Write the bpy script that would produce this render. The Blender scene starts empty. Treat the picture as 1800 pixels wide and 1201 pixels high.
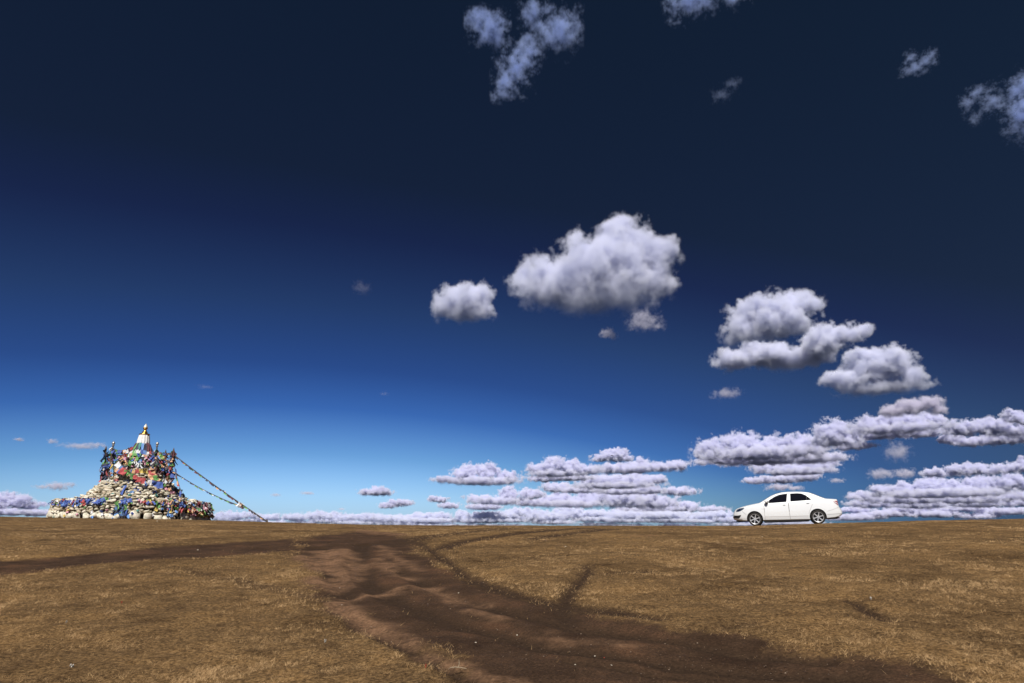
import bpy, bmesh, math, random
import numpy as np
from math import radians, sin, cos, tan, atan2, pi, sqrt, hypot
from mathutils import Vector, Matrix, Euler

sc = bpy.context.scene
COL = sc.collection
random.seed(11)
RNG = np.random.default_rng(7)

# ------------------------------------------------------------------ camera
EYE = 1.6
PITCH = radians(15.8)
cam = bpy.data.cameras.new('camera')
cam_ob = bpy.data.objects.new('camera', cam)
COL.objects.link(cam_ob)
sc.camera = cam_ob
cam.sensor_width = 36.0
cam.lens = 24.0
cam.clip_start = 0.1
cam.clip_end = 200000.0
cam_ob.location = (0, 0, EYE)
cam_ob.rotation_euler = (radians(90) + PITCH, 0, 0)

# ------------------------------------------------------------------ sky, sun, exposure
SUN_EL = radians(48)
SUN_AZ = radians(-8)          # measured from straight behind the camera; negative = to the left
w = bpy.data.worlds.new('World')
sc.world = w
w.use_nodes = True
nt = w.node_tree
bg = nt.nodes['Background']
sky = nt.nodes.new('ShaderNodeTexSky')
sky.sky_type = 'NISHITA'
sky.sun_disc = False
sky.sun_elevation = SUN_EL
sky.sun_rotation = radians(180) - SUN_AZ * -1.0
geo = nt.nodes.new('ShaderNodeTexCoord')
sep = nt.nodes.new('ShaderNodeSeparateXYZ')
nt.links.new(geo.outputs['Generated'], sep.inputs[0])
m0 = nt.nodes.new('ShaderNodeMath'); m0.operation = 'MULTIPLY_ADD'
nt.links.new(sep.outputs['X'], m0.inputs[0]); m0.inputs[1].default_value = 0.25; m0.inputs[2].default_value = 0.148
m1 = nt.nodes.new('ShaderNodeMath'); m1.operation = 'MULTIPLY_ADD'
nt.links.new(sep.outputs['X'], m1.inputs[0]); nt.links.new(m0.outputs[0], m1.inputs[1])
nt.links.new(sep.outputs['Z'], m1.inputs[2])
m2 = nt.nodes.new('ShaderNodeMath'); m2.operation = 'MULTIPLY_ADD'
nt.links.new(m1.outputs[0], m2.inputs[0]); m2.inputs[1].default_value = 1.0; m2.inputs[2].default_value = 0.1
# the polarising filter: how much of the clear sky's light it lets through, per colour, away from the sun
ramp = nt.nodes.new('ShaderNodeValToRGB')
nt.links.new(m2.outputs[0], ramp.inputs[0])
def lin(c):
    c = c / 255.0
    return c / 12.92 if c <= 0.04045 else ((c + 0.055) / 1.055) ** 2.4
def L(r, g, b): return (lin(r), lin(g), lin(b), 1.0)
SKY_T = [(-0.04, (172, 200, 222)), (0.03, (156, 190, 216)), (0.086, (114, 163, 205)), (0.15, (62, 108, 176)), (0.207, (46, 80, 140)),
         (0.29, (38, 63, 108)), (0.39, (27, 41, 77)), (0.46, (23, 36, 60)), (0.70, (18, 31, 51))]
NZ = [0.0, 0.03, 0.078, 0.155, 0.27, 0.50, 0.67]
NC = [(4.7, 4.6, 3.5), (5.0, 5.2, 4.3), (5.3, 6.3, 5.9), (3.6, 5.1, 6.4), (2.2, 3.4, 5.1), (1.18, 1.9, 3.2), (0.87, 1.39, 2.46)]
SKY_STRENGTH = 0.12
EXPO = 0.25
els = ramp.color_ramp.elements
while len(els) > 1: els.remove(els[-1])
for i, (t, c) in enumerate(SKY_T):
    e = els[0] if i == 0 else els.new(t + 0.1)
    e.position = t + 0.1
    n = [np.interp(t, NZ, [q[k] for q in NC]) for k in range(3)]
    e.color = [lin(c[k]) / (n[k] * SKY_STRENGTH * 2 ** EXPO) for k in range(3)] + [1.0]
mul = nt.nodes.new('ShaderNodeMix'); mul.data_type = 'RGBA'; mul.blend_type = 'MULTIPLY'; mul.inputs[0].default_value = 1.0
nt.links.new(sky.outputs[0], mul.inputs[6]); nt.links.new(ramp.outputs[0], mul.inputs[7])
nt.links.new(mul.outputs[2], bg.inputs[0])
bg.inputs[1].default_value = SKY_STRENGTH

sd = bpy.data.lights.new('sun', 'SUN')
sd.energy = 5.0
sd.angle = radians(0.5)
sd.color = (1.0, 0.955, 0.89)
so = bpy.data.objects.new('sun', sd)
COL.objects.link(so)
SUN_DIR = Vector((sin(SUN_AZ) * cos(SUN_EL), -cos(SUN_AZ) * cos(SUN_EL), sin(SUN_EL)))   # towards the sun
so.rotation_euler = SUN_DIR.to_track_quat('Z', 'Y').to_euler()
so.location = SUN_DIR * 60

sc.view_settings.view_transform = 'Standard'
sc.view_settings.look = 'None'
sc.view_settings.exposure = EXPO
sc.view_settings.gamma = 1.0
cy = sc.cycles
sc.render.engine = 'CYCLES'
cy.use_denoising = True
try: cy.denoiser = 'OPENIMAGEDENOISE'
except Exception: pass
cy.max_bounces = 12
cy.diffuse_bounces = 3
cy.glossy_bounces = 3
cy.volume_bounces = 8
cy.volume_step_rate = 1.5
cy.volume_max_steps = 512
cy.sample_clamp_indirect = 8.0
sc.render.film_transparent = False

# ------------------------------------------------------------------ helpers
FW = 1200.0
def ray(u, v):
    """direction through a point of the 1800x1201 frame, scaled so that its ground-forward component is 1"""
    k = (v - 600.5) / FW
    dy = cos(PITCH) + k * sin(PITCH)
    return (u - 900) / FW / dy, (sin(PITCH) - k * cos(PITCH)) / dy
def at(u, v, Y):
    a, t = ray(u, v)
    return Vector((a * Y, Y, EYE + t * Y))

def tag(o, label=None, cat=None, group=None, kind=None):
    if label: o['label'] = label
    if cat: o['category'] = cat
    if group: o['group'] = group
    if kind: o['kind'] = kind
    return o
def empty(name, loc=(0, 0, 0), rot=(0, 0, 0)):
    o = bpy.data.objects.new(name, None)
    o.location = loc; o.rotation_euler = rot
    o.empty_display_size = 0.1
    COL.objects.link(o)
    return o
def mesh_np(name, V, F, smooth=False):
    """mesh from numpy arrays; F is (n,k)"""
    me = bpy.data.meshes.new(name)
    V = np.asarray(V, np.float32); F = np.asarray(F, np.int32)
    n, k = F.shape
    me.vertices.add(len(V)); me.vertices.foreach_set('co', V.ravel())
    me.loops.add(n * k); me.loops.foreach_set('vertex_index', F.ravel())
    me.polygons.add(n)
    me.polygons.foreach_set('loop_start', np.arange(0, n * k, k, dtype=np.int32))
    me.polygons.foreach_set('loop_total', np.full(n, k, np.int32))
    if smooth: me.polygons.foreach_set('use_smooth', np.ones(n, bool))
    me.update(calc_edges=True)
    return me
def obj(name, me, mat=None, parent=None, loc=None):
    o = bpy.data.objects.new(name, me)
    COL.objects.link(o)
    if mat is not None:
        for m in (mat if isinstance(mat, (list, tuple)) else [mat]): me.materials.append(m)
    if parent is not None: o.parent = parent
    if loc is not None: o.location = loc
    return o
def bm_obj(name, bm, mat=None, parent=None, loc=None, smooth=False):
    bmesh.ops.recalc_face_normals(bm, faces=bm.faces)
    me = bpy.data.meshes.new(name)
    bm.to_mesh(me); bm.free()
    if smooth:
        me.polygons.foreach_set('use_smooth', np.ones(len(me.polygons), bool))
    return obj(name, me, mat, parent, loc)

def hash3(ix, iy, iz, seed):
    h = (ix.astype(np.uint32) * np.uint32(374761393) + iy.astype(np.uint32) * np.uint32(668265263)
         + iz.astype(np.uint32) * np.uint32(2147483647) + np.uint32(seed * 974634737 & 0xffffffff))
    h = (h ^ (h >> np.uint32(13))) * np.uint32(1274126177)
    h = h ^ (h >> np.uint32(16))
    h = (h * np.uint32(2246822519)); h ^= h >> np.uint32(15)
    return h.astype(np.float32) * np.float32(1.0 / 4294967295.0)
def vnoise(x, y, z, seed=0):
    fx, fy, fz = np.floor(x), np.floor(y), np.floor(z)
    ix, iy, iz = fx.astype(np.int64), fy.astype(np.int64), fz.astype(np.int64)
    tx, ty, tz = (x - fx).astype(np.float32), (y - fy).astype(np.float32), (z - fz).astype(np.float32)
    tx = tx * tx * (3 - 2 * tx); ty = ty * ty * (3 - 2 * ty); tz = tz * tz * (3 - 2 * tz)
    r = 0
    for dx in (0, 1):
        wx = tx if dx else 1 - tx
        for dy in (0, 1):
            wy = ty if dy else 1 - ty
            for dz in (0, 1):
                wz = tz if dz else 1 - tz
                r = r + wx * wy * wz * hash3(ix + dx, iy + dy, iz + dz, seed)
    return r
def fbm(x, y, z, octs=4, seed=0, gain=0.5, lac=2.03):
    s = 0; a = 1.0; n = 0
    for o in range(octs):
        s = s + a * vnoise(x, y, z, seed + o * 17); n += a
        a *= gain; x = x * lac + 3.1; y = y * lac + 7.7; z = z * lac + 1.3
    return s / n
def fbm2(x, y, octs=4, seed=0, gain=0.5):
    return fbm(x, y, np.zeros_like(x), octs, seed, gain)
def sstep(a, b, x):
    t = np.clip((x - a) / (b - a), 0, 1)
    return t * t * (3 - 2 * t)

# ------------------------------------------------------------------ materials
def mat(name, col=(0.5, 0.5, 0.5), rough=0.7, metal=0.0, spec=0.5, coat=0.0, var=0.0, scale=20.0, bump=0.0, bscale=60.0):
    m = bpy.data.materials.new(name); m.use_nodes = True
    t = m.node_tree; p = t.nodes['Principled BSDF']
    p.inputs['Base Color'].default_value = (*col, 1)
    p.inputs['Roughness'].default_value = rough
    p.inputs['Metallic'].default_value = metal
    p.inputs['Specular IOR Level'].default_value = spec
    p.inputs['Coat Weight'].default_value = coat
    tc = t.nodes.new('ShaderNodeTexCoord')
    if var > 0:
        n = t.nodes.new('ShaderNodeTexNoise'); n.inputs['Scale'].default_value = scale; n.inputs['Detail'].default_value = 5
        t.links.new(tc.outputs['Object'], n.inputs['Vector'])
        r = t.nodes.new('ShaderNodeValToRGB')
        r.color_ramp.elements[0].position = 0.3; r.color_ramp.elements[1].position = 0.7
        r.color_ramp.elements[0].color = (*[c * (1 - var) for c in col], 1)
        r.color_ramp.elements[1].color = (*[min(1, c * (1 + var)) for c in col], 1)
        t.links.new(n.outputs['Fac'], r.inputs[0]); t.links.new(r.outputs[0], p.inputs['Base Color'])
    if bump > 0:
        n = t.nodes.new('ShaderNodeTexNoise'); n.inputs['Scale'].default_value = bscale; n.inputs['Detail'].default_value = 6
        t.links.new(tc.outputs['Object'], n.inputs['Vector'])
        b = t.nodes.new('ShaderNodeBump'); b.inputs['Strength'].default_value = bump; b.inputs['Distance'].default_value = 0.02
        t.links.new(n.outputs['Fac'], b.inputs['Height']); t.links.new(b.outputs[0], p.inputs['Normal'])
    return m

# ------------------------------------------------------------------ terrain
RIDGE = [(-700, 882), (-300, 899), (0, 908.5), (80, 910), (200, 911.5), (300, 913), (390, 915.5), (480, 918.5), (560, 920.5), (650, 923), (780, 924), (900, 924),
         (1000, 924.5), (1200, 925), (1320, 924.6), (1440, 921), (1600, 916.5), (1720, 913.8), (1800, 912.5), (2200, 906), (2600, 903)]
CREST = [(-700, 46), (0, 45), (330, 45), (480, 43), (650, 40), (900, 35), (1100, 32), (1300, 31.6), (1450, 31.0), (1700, 31), (1900, 32), (2600, 34)]
_ra = np.array([ray(u, v)[0] for u, v in RIDGE]); _rt = np.array([ray(u, v)[1] for u, v in RIDGE])
_ca = np.array([ray(u, 920)[0] for u, _ in CREST]); _cd = np.array([d for _, d in CREST], float)
PHM = radians(48)
def prof(phi):
    """elevation tangent of the crest and its distance, both along the ray of azimuth phi"""
    p = np.clip(phi, -PHM, PHM)
    a = np.tan(p); c = np.cos(p)
    E = np.interp(a, _ra, _rt) * c
    D = np.interp(a, _ca, _cd) / c
    # round the back: ease both sides to one another
    b = np.clip((np.abs(phi) - PHM) / (pi - PHM), 0, 1)
    b = b * b * (3 - 2 * b)
    return E * (1 - b) + 0.0 * b, D * (1 - b) + 46 * b
def ground_h(x, y):
    x = np.asarray(x, float); y = np.asarray(y, float)
    r = np.hypot(x, y); phi = np.arctan2(x, y)
    E, D = prof(phi)
    h = -EYE + (E + 2 * EYE / D) * r - EYE / D ** 2 * r ** 2
    r2 = 1.9 * D
    h2 = -EYE + (E + 2 * EYE / D) * r2 - EYE / D ** 2 * r2 ** 2
    s2 = E + 2 * EYE / D - 2 * EYE / D ** 2 * r2
    d = np.maximum(r - r2, 0)
    h = np.where(r > r2, h2 + s2 * 350 * (1 - np.exp(-d / 350)), h)
    return h + EYE
def gz(x, y): return float(ground_h(x, y))
def to_ground(u, v):
    """where the ground lies under a point of the photograph"""
    a, t = ray(u, v)
    c = 1 / sqrt(1 + a * a)
    E, D = prof(atan2(a, 1.0)); E = float(E) / c; D = float(D) * c     # back to forward distance
    q = max(E - t, 1e-5)
    # EYE (1-y/D)^2 = q y
    A = EYE / D ** 2; B = -(2 * EYE / D + q); Cc = EYE
    y = (-B - sqrt(max(B * B - 4 * A * Cc, 0))) / (2 * A)
    y = min(y, D)
    return a * y, y

def poly_sd(px, py, poly):
    """signed distance to a closed polygon, negative inside"""
    P = np.array(poly); n = len(P)
    d = np.full(px.shape, 1e9); ins = np.zeros(px.shape, bool)
    for i in range(n):
        ax, ay = P[i]; bx, by = P[(i + 1) % n]
        ex, ey = bx - ax, by - ay
        t = np.clip(((px - ax) * ex + (py - ay) * ey) / (ex * ex + ey * ey + 1e-12), 0, 1)
        d = np.minimum(d, np.hypot(px - ax - t * ex, py - ay - t * ey))
        if ay != by:
            c = ((ay > py) != (by > py)) & (px < ex * (py - ay) / (by - ay) + ax)
            ins ^= c
    return np.where(ins, -d, d)
def line_d(px, py, pts):
    """distance to a polyline minus its local half width; pts are (x, y, half_width)"""
    d = np.full(px.shape, 1e9)
    for (ax, ay, wa), (bx, by, wb) in zip(pts[:-1], pts[1:]):
        ex, ey = bx - ax, by - ay
        t = np.clip(((px - ax) * ex + (py - ay) * ey) / (ex * ex + ey * ey + 1e-12), 0, 1)
        d = np.minimum(d, np.hypot(px - ax - t * ex, py - ay - t * ey) - (wa + (wb - wa) * t))
    return d
def G(pts): return [to_ground(u, v) for u, v in pts]
def GL(pts): return [(*to_ground(u, v), w_) for u, v, w_ in pts]

DIRT_MAIN = G([(560, 940), (500, 952), (515, 968), (530, 990), (545, 1012), (556, 1042), (580, 1072), (622, 1098), (692, 1132), (762, 1168), (845, 1215), (880, 1300),
               (1750, 1300), (1740, 1225), (1690, 1185), (1560, 1150), (1400, 1138), (1250, 1104), (1130, 1082), (1060, 1070), (980, 1058), (920, 1046), (868, 1031),
               (818, 1010), (790, 986), (752, 968), (722, 950), (700, 936), (640, 931)])
DIRT_LEFT = G([(-160, 1000), (0, 986), (120, 975), (220, 965), (330, 957), (450, 950), (520, 945), (545, 965), (460, 970), (340, 980), (220, 986), (110, 998), (0, 1010), (-160, 1032)])
LINES_DARK = [  # ruts and wheel marks: (u, v, half width in metres)
    GL([(690, 955, .5), (745, 943, .45), (800, 937, .35), (880, 930, .35), (960, 926, .3)]),
    GL([(765, 966, .22), (820, 950, .30), (900, 938, .42), (980, 931, .5), (1040, 928, .4)]),
    GL([(930, 948, .2), (990, 939, .34), (1070, 930, .4)]),
    GL([(70, 929, .25), (105, 940, .3), (140, 951, .3), (172, 959, .2)]),
    GL([(185, 931, .2), (240, 946, .25), (290, 960, .3)]),
    GL([(325, 996, .08), (360, 1008, .16), (420, 1018, .13), (455, 1028, .18), (520, 1042, .12)]),
    GL([(1018, 992, .02), (1030, 993, .05), (1034, 1002, .075), (1028, 1013, .08), (1014, 1026, .08), (1003, 1036, .085), (994, 1050, .10), (990, 1068, .10), (995, 1090, .08)]),
    GL([(1484, 1053, .03), (1510, 1062, .08), (1532, 1075, .08), (1548, 1084, .10), (1572, 1088, .04)]),
    GL([(1500, 1057, .04), (1530, 1052, .05)]),
    GL([(1270, 1103, .05), (1310, 1098, .07), (1330, 1093, .03)]),
    GL([(1020, 1010, .03), (1080, 1006, .05), (1150, 1003, .03)]),
    GL([(585, 1062, .06), (640, 1098, .10), (700, 1130, .09), (770, 1165, .08), (850, 1200, .06)]),
    GL([(735, 952, .08), (785, 985, .08), (828, 1015, .08), (900, 1040, .08), (1000, 1062, .12), (1150, 1085, .10)]),
    GL([(640, 955, .2), (625, 985, .2), (645, 1020, .16), (700, 1052, .14), (790, 1085, .12), (950, 1125, .10), (1200, 1160, .09), (1500, 1178, .08)]),
    GL([(560, 960, .25), (570, 990, .2), (600, 1030, .14), (625, 1050, .08)]),
    GL([(700, 1000, .12), (760, 1030, .10), (860, 1062, .09), (1000, 1095, .08), (1250, 1130, .08), (1450, 1152, .06)]),
    GL([(1000, 1150, .05), (1150, 1172, .07), (1400, 1188, .06)]),
]
LINES_SAND = [
    GL([(548, 1010, .05), (565, 1022, .17), (582, 1032, .12)]),
    GL([(590, 1055, .10), (606, 1066, .20), (630, 1078, .17), (652, 1088, .10), (690, 1108, .14), (722, 1126, .10), (760, 1150, .05), (800, 1165, .06), (830, 1175, .03)]),
    GL([(664, 980, .1), (682, 990, .14), (700, 1008, .10), (735, 1013, .08)]),
    GL([(692, 1032, .05), (722, 1027, .12), (748, 1029, .12), (785, 1041, .10), (800, 1050, .06), (838, 1055, .06)]),
    GL([(800, 1049, .05), (830, 1052, .05)]),
    GL([(822, 1070, .03), (862, 1078, .07), (900, 1088, .05), (935, 1097, .03), (960, 1102, .06)]),
    GL([(585, 965, .5), (600, 985, .4), (612, 1010, .25), (600, 1030, .1)]),
    GL([(860, 1185, .03), (900, 1196, .09), (950, 1210, .10)]),
    GL([(628, 930, .15), (665, 936, .3), (700, 939, .2)]),
    GL([(1105, 942, .1), (1140, 942, .25)]),
    GL([(610, 1047, .03), (650, 1040, .06), (690, 1037, .03)]),
    GL([(668, 955, .12), (690, 975, .12), (735, 1000, .08)]),
    GL([(900, 1105, .03), (1010, 1118, .05), (1120, 1128, .03)]),
    GL([(545, 975, .2), (552, 992, .15), (560, 1005, .06)]),
]
def ground_attrs(x, y):
    r = np.hypot(x, y)
    nz = fbm2(x * 0.9, y * 0.9, 4, 3) - 0.5
    nf = fbm2(x * 4.0, y * 4.0, 3, 9) - 0.5
    ew = 0.16 + 0.016 * r
    sd1 = poly_sd(x, y, DIRT_MAIN) + nz * 0.9 + nf * 0.35
    dirt = 1 - sstep(-0.35 - ew, 0.18 + ew, sd1)
    sd2 = poly_sd(x, y, DIRT_LEFT) + nz * 1.0 + nf * 0.3
    dirt = np.maximum(dirt, 0.95 * (1 - sstep(-0.5, 0.5, sd2)))
    dirt *= 1 - 0.42 * sstep(20, 34, r)
    rut = np.zeros_like(x); sand = np.zeros_like(x)
    for i, l in enumerate(LINES_DARK):
        far = np.mean([p[1] for p in l])
        e = (0.03 + 0.006 * far) * (2.2 if far > 22 else 1)
        d = line_d(x, y, l) + nf * (0.05 + 0.003 * far) + nz * 0.06
        rut = np.maximum(rut, (1 - sstep(-e, e * 1.6, d)) * {0: 0.85, 1: 0.9, 2: 0.85, 3: 0.22, 4: 0.22, 5: 0.55, 9: 0.6}.get(i, 1.0 if far < 22 else 0.7))
    for i, l in enumerate(LINES_SAND):
        far = np.mean([p[1] for p in l])
        e = 0.05 + 0.006 * far
        d = line_d(x, y, l) * 1.1 - 0.01 + nf * 0.35 + nz * 0.35
        sand = np.maximum(sand, 1 - sstep(-e * 1.5, e * 1.6, d))
    return dirt, rut, sand

def build_ground():
    ph = np.concatenate([np.linspace(-pi, -PHM, 70, endpoint=False), np.linspace(-PHM, PHM, 1150, endpoint=False), np.linspace(PHM, pi, 70, endpoint=False)])
    rr = np.concatenate([[0.4, 1.0, 2.0, 3.0, 3.8], np.geomspace(4.4, 60, 560), np.geomspace(62, 400, 40), np.geomspace(450, 90000, 30)])
    P, R = np.meshgrid(ph, rr)
    X = R * np.sin(P); Y = R * np.cos(P)
    Z = ground_h(X, Y)
    x, y = X.ravel(), Y.ravel()
    near = (np.hypot(x, y) < 75) & (np.abs(np.arctan2(x, y)) < radians(60))
    dirt = np.zeros(len(x)); rut = np.zeros(len(x)); sand = np.zeros(len(x))
    dirt[near], rut[near], sand[near] = ground_attrs(x[near], y[near])
    z = Z.ravel().copy()
    # small relief: ruts are pressed in, sandy berms stand up, tussocky unevenness everywhere near
    nr = np.hypot(x, y) < 75
    bumps = np.zeros(len(x))
    bumps[nr] = (fbm2(x[nr] * 1.3, y[nr] * 1.3, 3, 21) - 0.5) * 0.05 + (fbm2(x[nr] * 7, y[nr] * 7, 3, 22) - 0.5) * 0.035 * (1 - 0.55 * dirt[nr])
    z += bumps - 0.04 * rut - 0.04 * dirt + 0.012 * sand
    nph, nrr = len(ph), len(rr)
    idx = np.arange(nph * nrr).reshape(nrr, nph)
    a = idx[:-1]; b = np.roll(idx, -1, axis=1)[:-1]; c = np.roll(idx, -1, axis=1)[1:]; d = idx[1:]
    F = np.stack([a, b, c, d], -1).reshape(-1, 4)[:, ::-1]
    # centre cap
    V = np.column_stack([x, y, z])
    V = np.vstack([V, [[0, 0, 0.0]]])
    cap = np.stack([idx[0], np.roll(idx[0], -1), np.full(nph, len(V) - 1), np.full(nph, len(V) - 1)], -1)
    me = mesh_np('ground', V, F, smooth=True)
    for nm, arr in (('dirt', dirt), ('rut', rut), ('sand', sand)):
        at_ = me.attributes.new(nm, 'FLOAT', 'POINT')
        at_.data.foreach_set('value', np.append(arr, 0).astype(np.float32))
    return me

def ground_material():
    m = bpy.data.materials.new('steppe_ground'); m.use_nodes = True
    t = m.node_tree; N = t.nodes.new; K = t.links.new
    p = t.nodes['Principled BSDF']; p.inputs['Roughness'].default_value = 0.95; p.inputs['Specular IOR Level'].default_value = 0.08
    tc = N('ShaderNodeTexCoord')
    def noise(scale, det=6, rough=0.6, stretch=None):
        n = N('ShaderNodeTexNoise'); n.inputs['Scale'].default_value = scale; n.inputs['Detail'].default_value = det; n.inputs['Roughness'].default_value = rough
        K(tc.outputs['Object'], n.inputs['Vector'])
        return n.outputs['Fac']
    def rampc(f, stops):
        r = N('ShaderNodeValToRGB'); e = r.color_ramp.elements
        while len(e) > 1: e.remove(e[-1])
        for i, (pos, c) in enumerate(stops):
            q = e[0] if i == 0 else e.new(pos)
            q.position = pos; q.color = (*c, 1)
        K(f, r.inputs[0]); return r.outputs[0]
    def mix(f, a, b, mode='MIX'):
        x = N('ShaderNodeMix'); x.data_type = 'RGBA'; x.blend_type = mode
        if isinstance(f, (int, float)): x.inputs[0].default_value = f
        else: K(f, x.inputs[0])
        K(a, x.inputs[6]); K(b, x.inputs[7]); return x.outputs[2]
    def attr(n):
        a = N('ShaderNodeAttribute'); a.attribute_name = n; return a.outputs['Fac']
    grass_f = rampc(noise(30, 8, 0.80), [(0.36, (0.022, 0.014, 0.008)), (0.47, (0.105, 0.064, 0.029)), (0.57, (0.22, 0.138, 0.064)), (0.70, (0.36, 0.24, 0.125))])
    grass_l = rampc(noise(0.55, 6, 0.62), [(0.36, (0.62, 0.59, 0.57)), (0.5, (0.95, 0.93, 0.92)), (0.64, (1.25, 1.2, 1.12))])
    grass_m = rampc(noise(3.2, 6, 0.65), [(0.32, (0.58, 0.56, 0.55)), (0.5, (0.95, 0.95, 0.95)), (0.7, (1.15, 1.12, 1.05))])
    grass = mix(1.0, mix(1.0, grass_f, grass_l, 'MULTIPLY'), grass_m, 'MULTIPLY')
    dirt_f = rampc(noise(44, 9, 0.82), [(0.33, (0.013, 0.0085, 0.006)), (0.5, (0.052, 0.030, 0.018)), (0.62, (0.090, 0.053, 0.032)), (0.76, (0.19, 0.125, 0.08))])
    dirt_l = rampc(noise(1.3, 7, 0.68), [(0.34, (0.62, 0.60, 0.60)), (0.5, (1.0, 1.0, 1.0)), (0.66, (1.6, 1.45, 1.35))])
    dirt = mix(1.0, dirt_f, dirt_l, 'MULTIPLY')
    sand = rampc(noise(30, 6, 0.6), [(0.32, (0.10, 0.055, 0.032)), (0.68, (0.26, 0.148, 0.084))])
    rutc = rampc(noise(30, 6, 0.6), [(0.3, (0.020, 0.012, 0.008)), (0.7, (0.058, 0.035, 0.021))])
    # the edge of the bare soil breaks up into tufts
    brk = N('ShaderNodeMath'); brk.operation = 'MULTIPLY_ADD'; brk.inputs[1].default_value = 0.9; brk.inputs[2].default_value = -0.45
    K(noise(9, 6, 0.7), brk.inputs[0])
    add = N('ShaderNodeMath'); add.operation = 'ADD'; K(attr('dirt'), add.inputs[0]); K(brk.outputs[0], add.inputs[1])
    sm = N('ShaderNodeMapRange'); sm.interpolation_type = 'SMOOTHSTEP'; sm.inputs['From Min'].default_value = 0.2; sm.inputs['From Max'].default_value = 0.75
    K(add.outputs[0], sm.inputs['Value'])
    c = mix(sm.outputs[0], grass, dirt)
    c = mix(attr('rut'), c, rutc)
    sa = N('ShaderNodeMath'); sa.operation = 'MULTIPLY'; K(attr('sand'), sa.inputs[0])
    sr = N('ShaderNodeMapRange'); sr.inputs['From Min'].default_value = 0.35; sr.inputs['From Max'].default_value = 0.6; K(noise(2.6, 5, 0.7), sr.inputs['Value']); sr.inputs['To Min'].default_value = 0.25
    K(sr.outputs[0], sa.inputs[1])
    c = mix(sa.outputs[0], c, sand)
    # unseen plain beyond the rise, darkened to cut its bounce light on the clouds
    ln = N('ShaderNodeVectorMath'); ln.operation = 'LENGTH'; K(tc.outputs['Object'], ln.inputs[0])
    fr = N('ShaderNodeMapRange'); fr.interpolation_type = 'SMOOTHSTEP'; fr.inputs['From Min'].default_value = 150; fr.inputs['From Max'].default_value = 700
    K(ln.outputs['Value'], fr.inputs['Value'])
    bounce_dark = rampc(noise(0.004, 8, 0.6), [(0.3, (0.012, 0.016, 0.020)), (0.7, (0.035, 0.040, 0.050))])
    c = mix(fr.outputs[0], c, bounce_dark)
    K(c, p.inputs['Base Color'])
    b = N('ShaderNodeBump'); b.inputs['Strength'].default_value = 0.7; b.inputs['Distance'].default_value = 0.03
    K(noise(42, 8, 0.72), b.inputs['Height']); K(b.outputs[0], p.inputs['Normal'])
    return m

ground = obj('ground', build_ground(), ground_material())
tag(ground, kind='structure')

# ------------------------------------------------------------------ dry grass
def build_grass():
    N = 2400000
    y = 4.8 * np.exp(RNG.random(N) * np.log(52 / 4.8))
    a = (RNG.random(N) * 2 - 1) * 0.84
    x = a * y
    dirt, rut, sand = ground_attrs(x, y)
    clump = fbm2(x * 6.0, y * 6.0, 3, 41)
    patch = fbm2(x * 0.5, y * 0.5, 4, 42)
    fine = fbm2(x * 24.0, y * 24.0, 2, 44)
    keep = RNG.random(N) < np.clip((clump - 0.22) * 2.0, 0.1, 1) * np.clip((fine - 0.25) * 2.6, 0.08, 1) * np.clip(0.5 + (patch - 0.3) * 1.8, 0.25, 1) * (1 - 0.995 * np.clip(dirt * 1.3, 0, 1)) * (1 - 0.97 * rut) * (1 - 0.95 * sand)
    x, y, clump, patch, fine = x[keep], y[keep], clump[keep], patch[keep], fine[keep]
    n = len(x)
    z = ground_h(x, y) - 0.012
    d = np.hypot(x, y)
    hgt = (0.012 + 0.028 * RNG.random(n) ** 1.6) * (0.5 + 0.5 * clump + 0.4 * fine)
    hgt *= np.where(d > 24, 0.75, 1)
    wid = 0.0014 * np.maximum(1, d / 7.5) * (0.7 + 0.6 * RNG.random(n))
    az = RNG.random(n) * 2 * pi
    lean = hgt * (0.5 + 1.5 * RNG.random(n))
    lx = np.cos(az) * lean + 0.010; ly = np.sin(az) * lean
    # width direction: across the blade, any way round
    wa = RNG.random(n) * pi
    wx = np.cos(wa) * wid; wy = np.sin(wa) * wid * 0.6
    V = np.empty((n, 3, 3), np.float32)
    V[:, 0] = np.column_stack([x - wx, y - wy, z])
    V[:, 1] = np.column_stack([x + wx, y + wy, z])
    V[:, 2] = np.column_stack([x + lx, y + ly, z + hgt])
    me = mesh_np('dry_grass', V.reshape(-1, 3), np.arange(n * 3).reshape(-1, 3))
    at_ = me.attributes.new('tone', 'FLOAT', 'FACE')
    at_.data.foreach_set('value', np.clip(RNG.random(n) * 0.6 + (patch - 0.5) * 1.0 + (clump - 0.5) * 0.5 + (fine - 0.5) * 1.1 + 0.22, 0, 1).astype(np.float32))
    return me
gm = bpy.data.materials.new('dry_grass'); gm.use_nodes = True
_t = gm.node_tree; _p = _t.nodes['Principled BSDF']; _p.inputs['Roughness'].default_value = 0.8; _p.inputs['Specular IOR Level'].default_value = 0.15
_a = _t.nodes.new('ShaderNodeAttribute'); _a.attribute_name = 'tone'
_r = _t.nodes.new('ShaderNodeValToRGB'); _e = _r.color_ramp.elements
_e[0].position = 0.0; _e[0].color = (0.045, 0.027, 0.013, 1); _e[1].position = 1.0; _e[1].color = (0.52, 0.345, 0.175, 1)
_q = _e.new(0.5); _q.color = (0.26, 0.155, 0.070, 1)
_t.links.new(_a.outputs['Fac'], _r.inputs[0]); _t.links.new(_r.outputs[0], _p.inputs['Base Color'])
grass = obj('dry_grass', build_grass(), gm)
tag(grass, 'short dry straw coloured grass covering the steppe on both sides of the dirt track', 'grass', kind='stuff')
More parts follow.
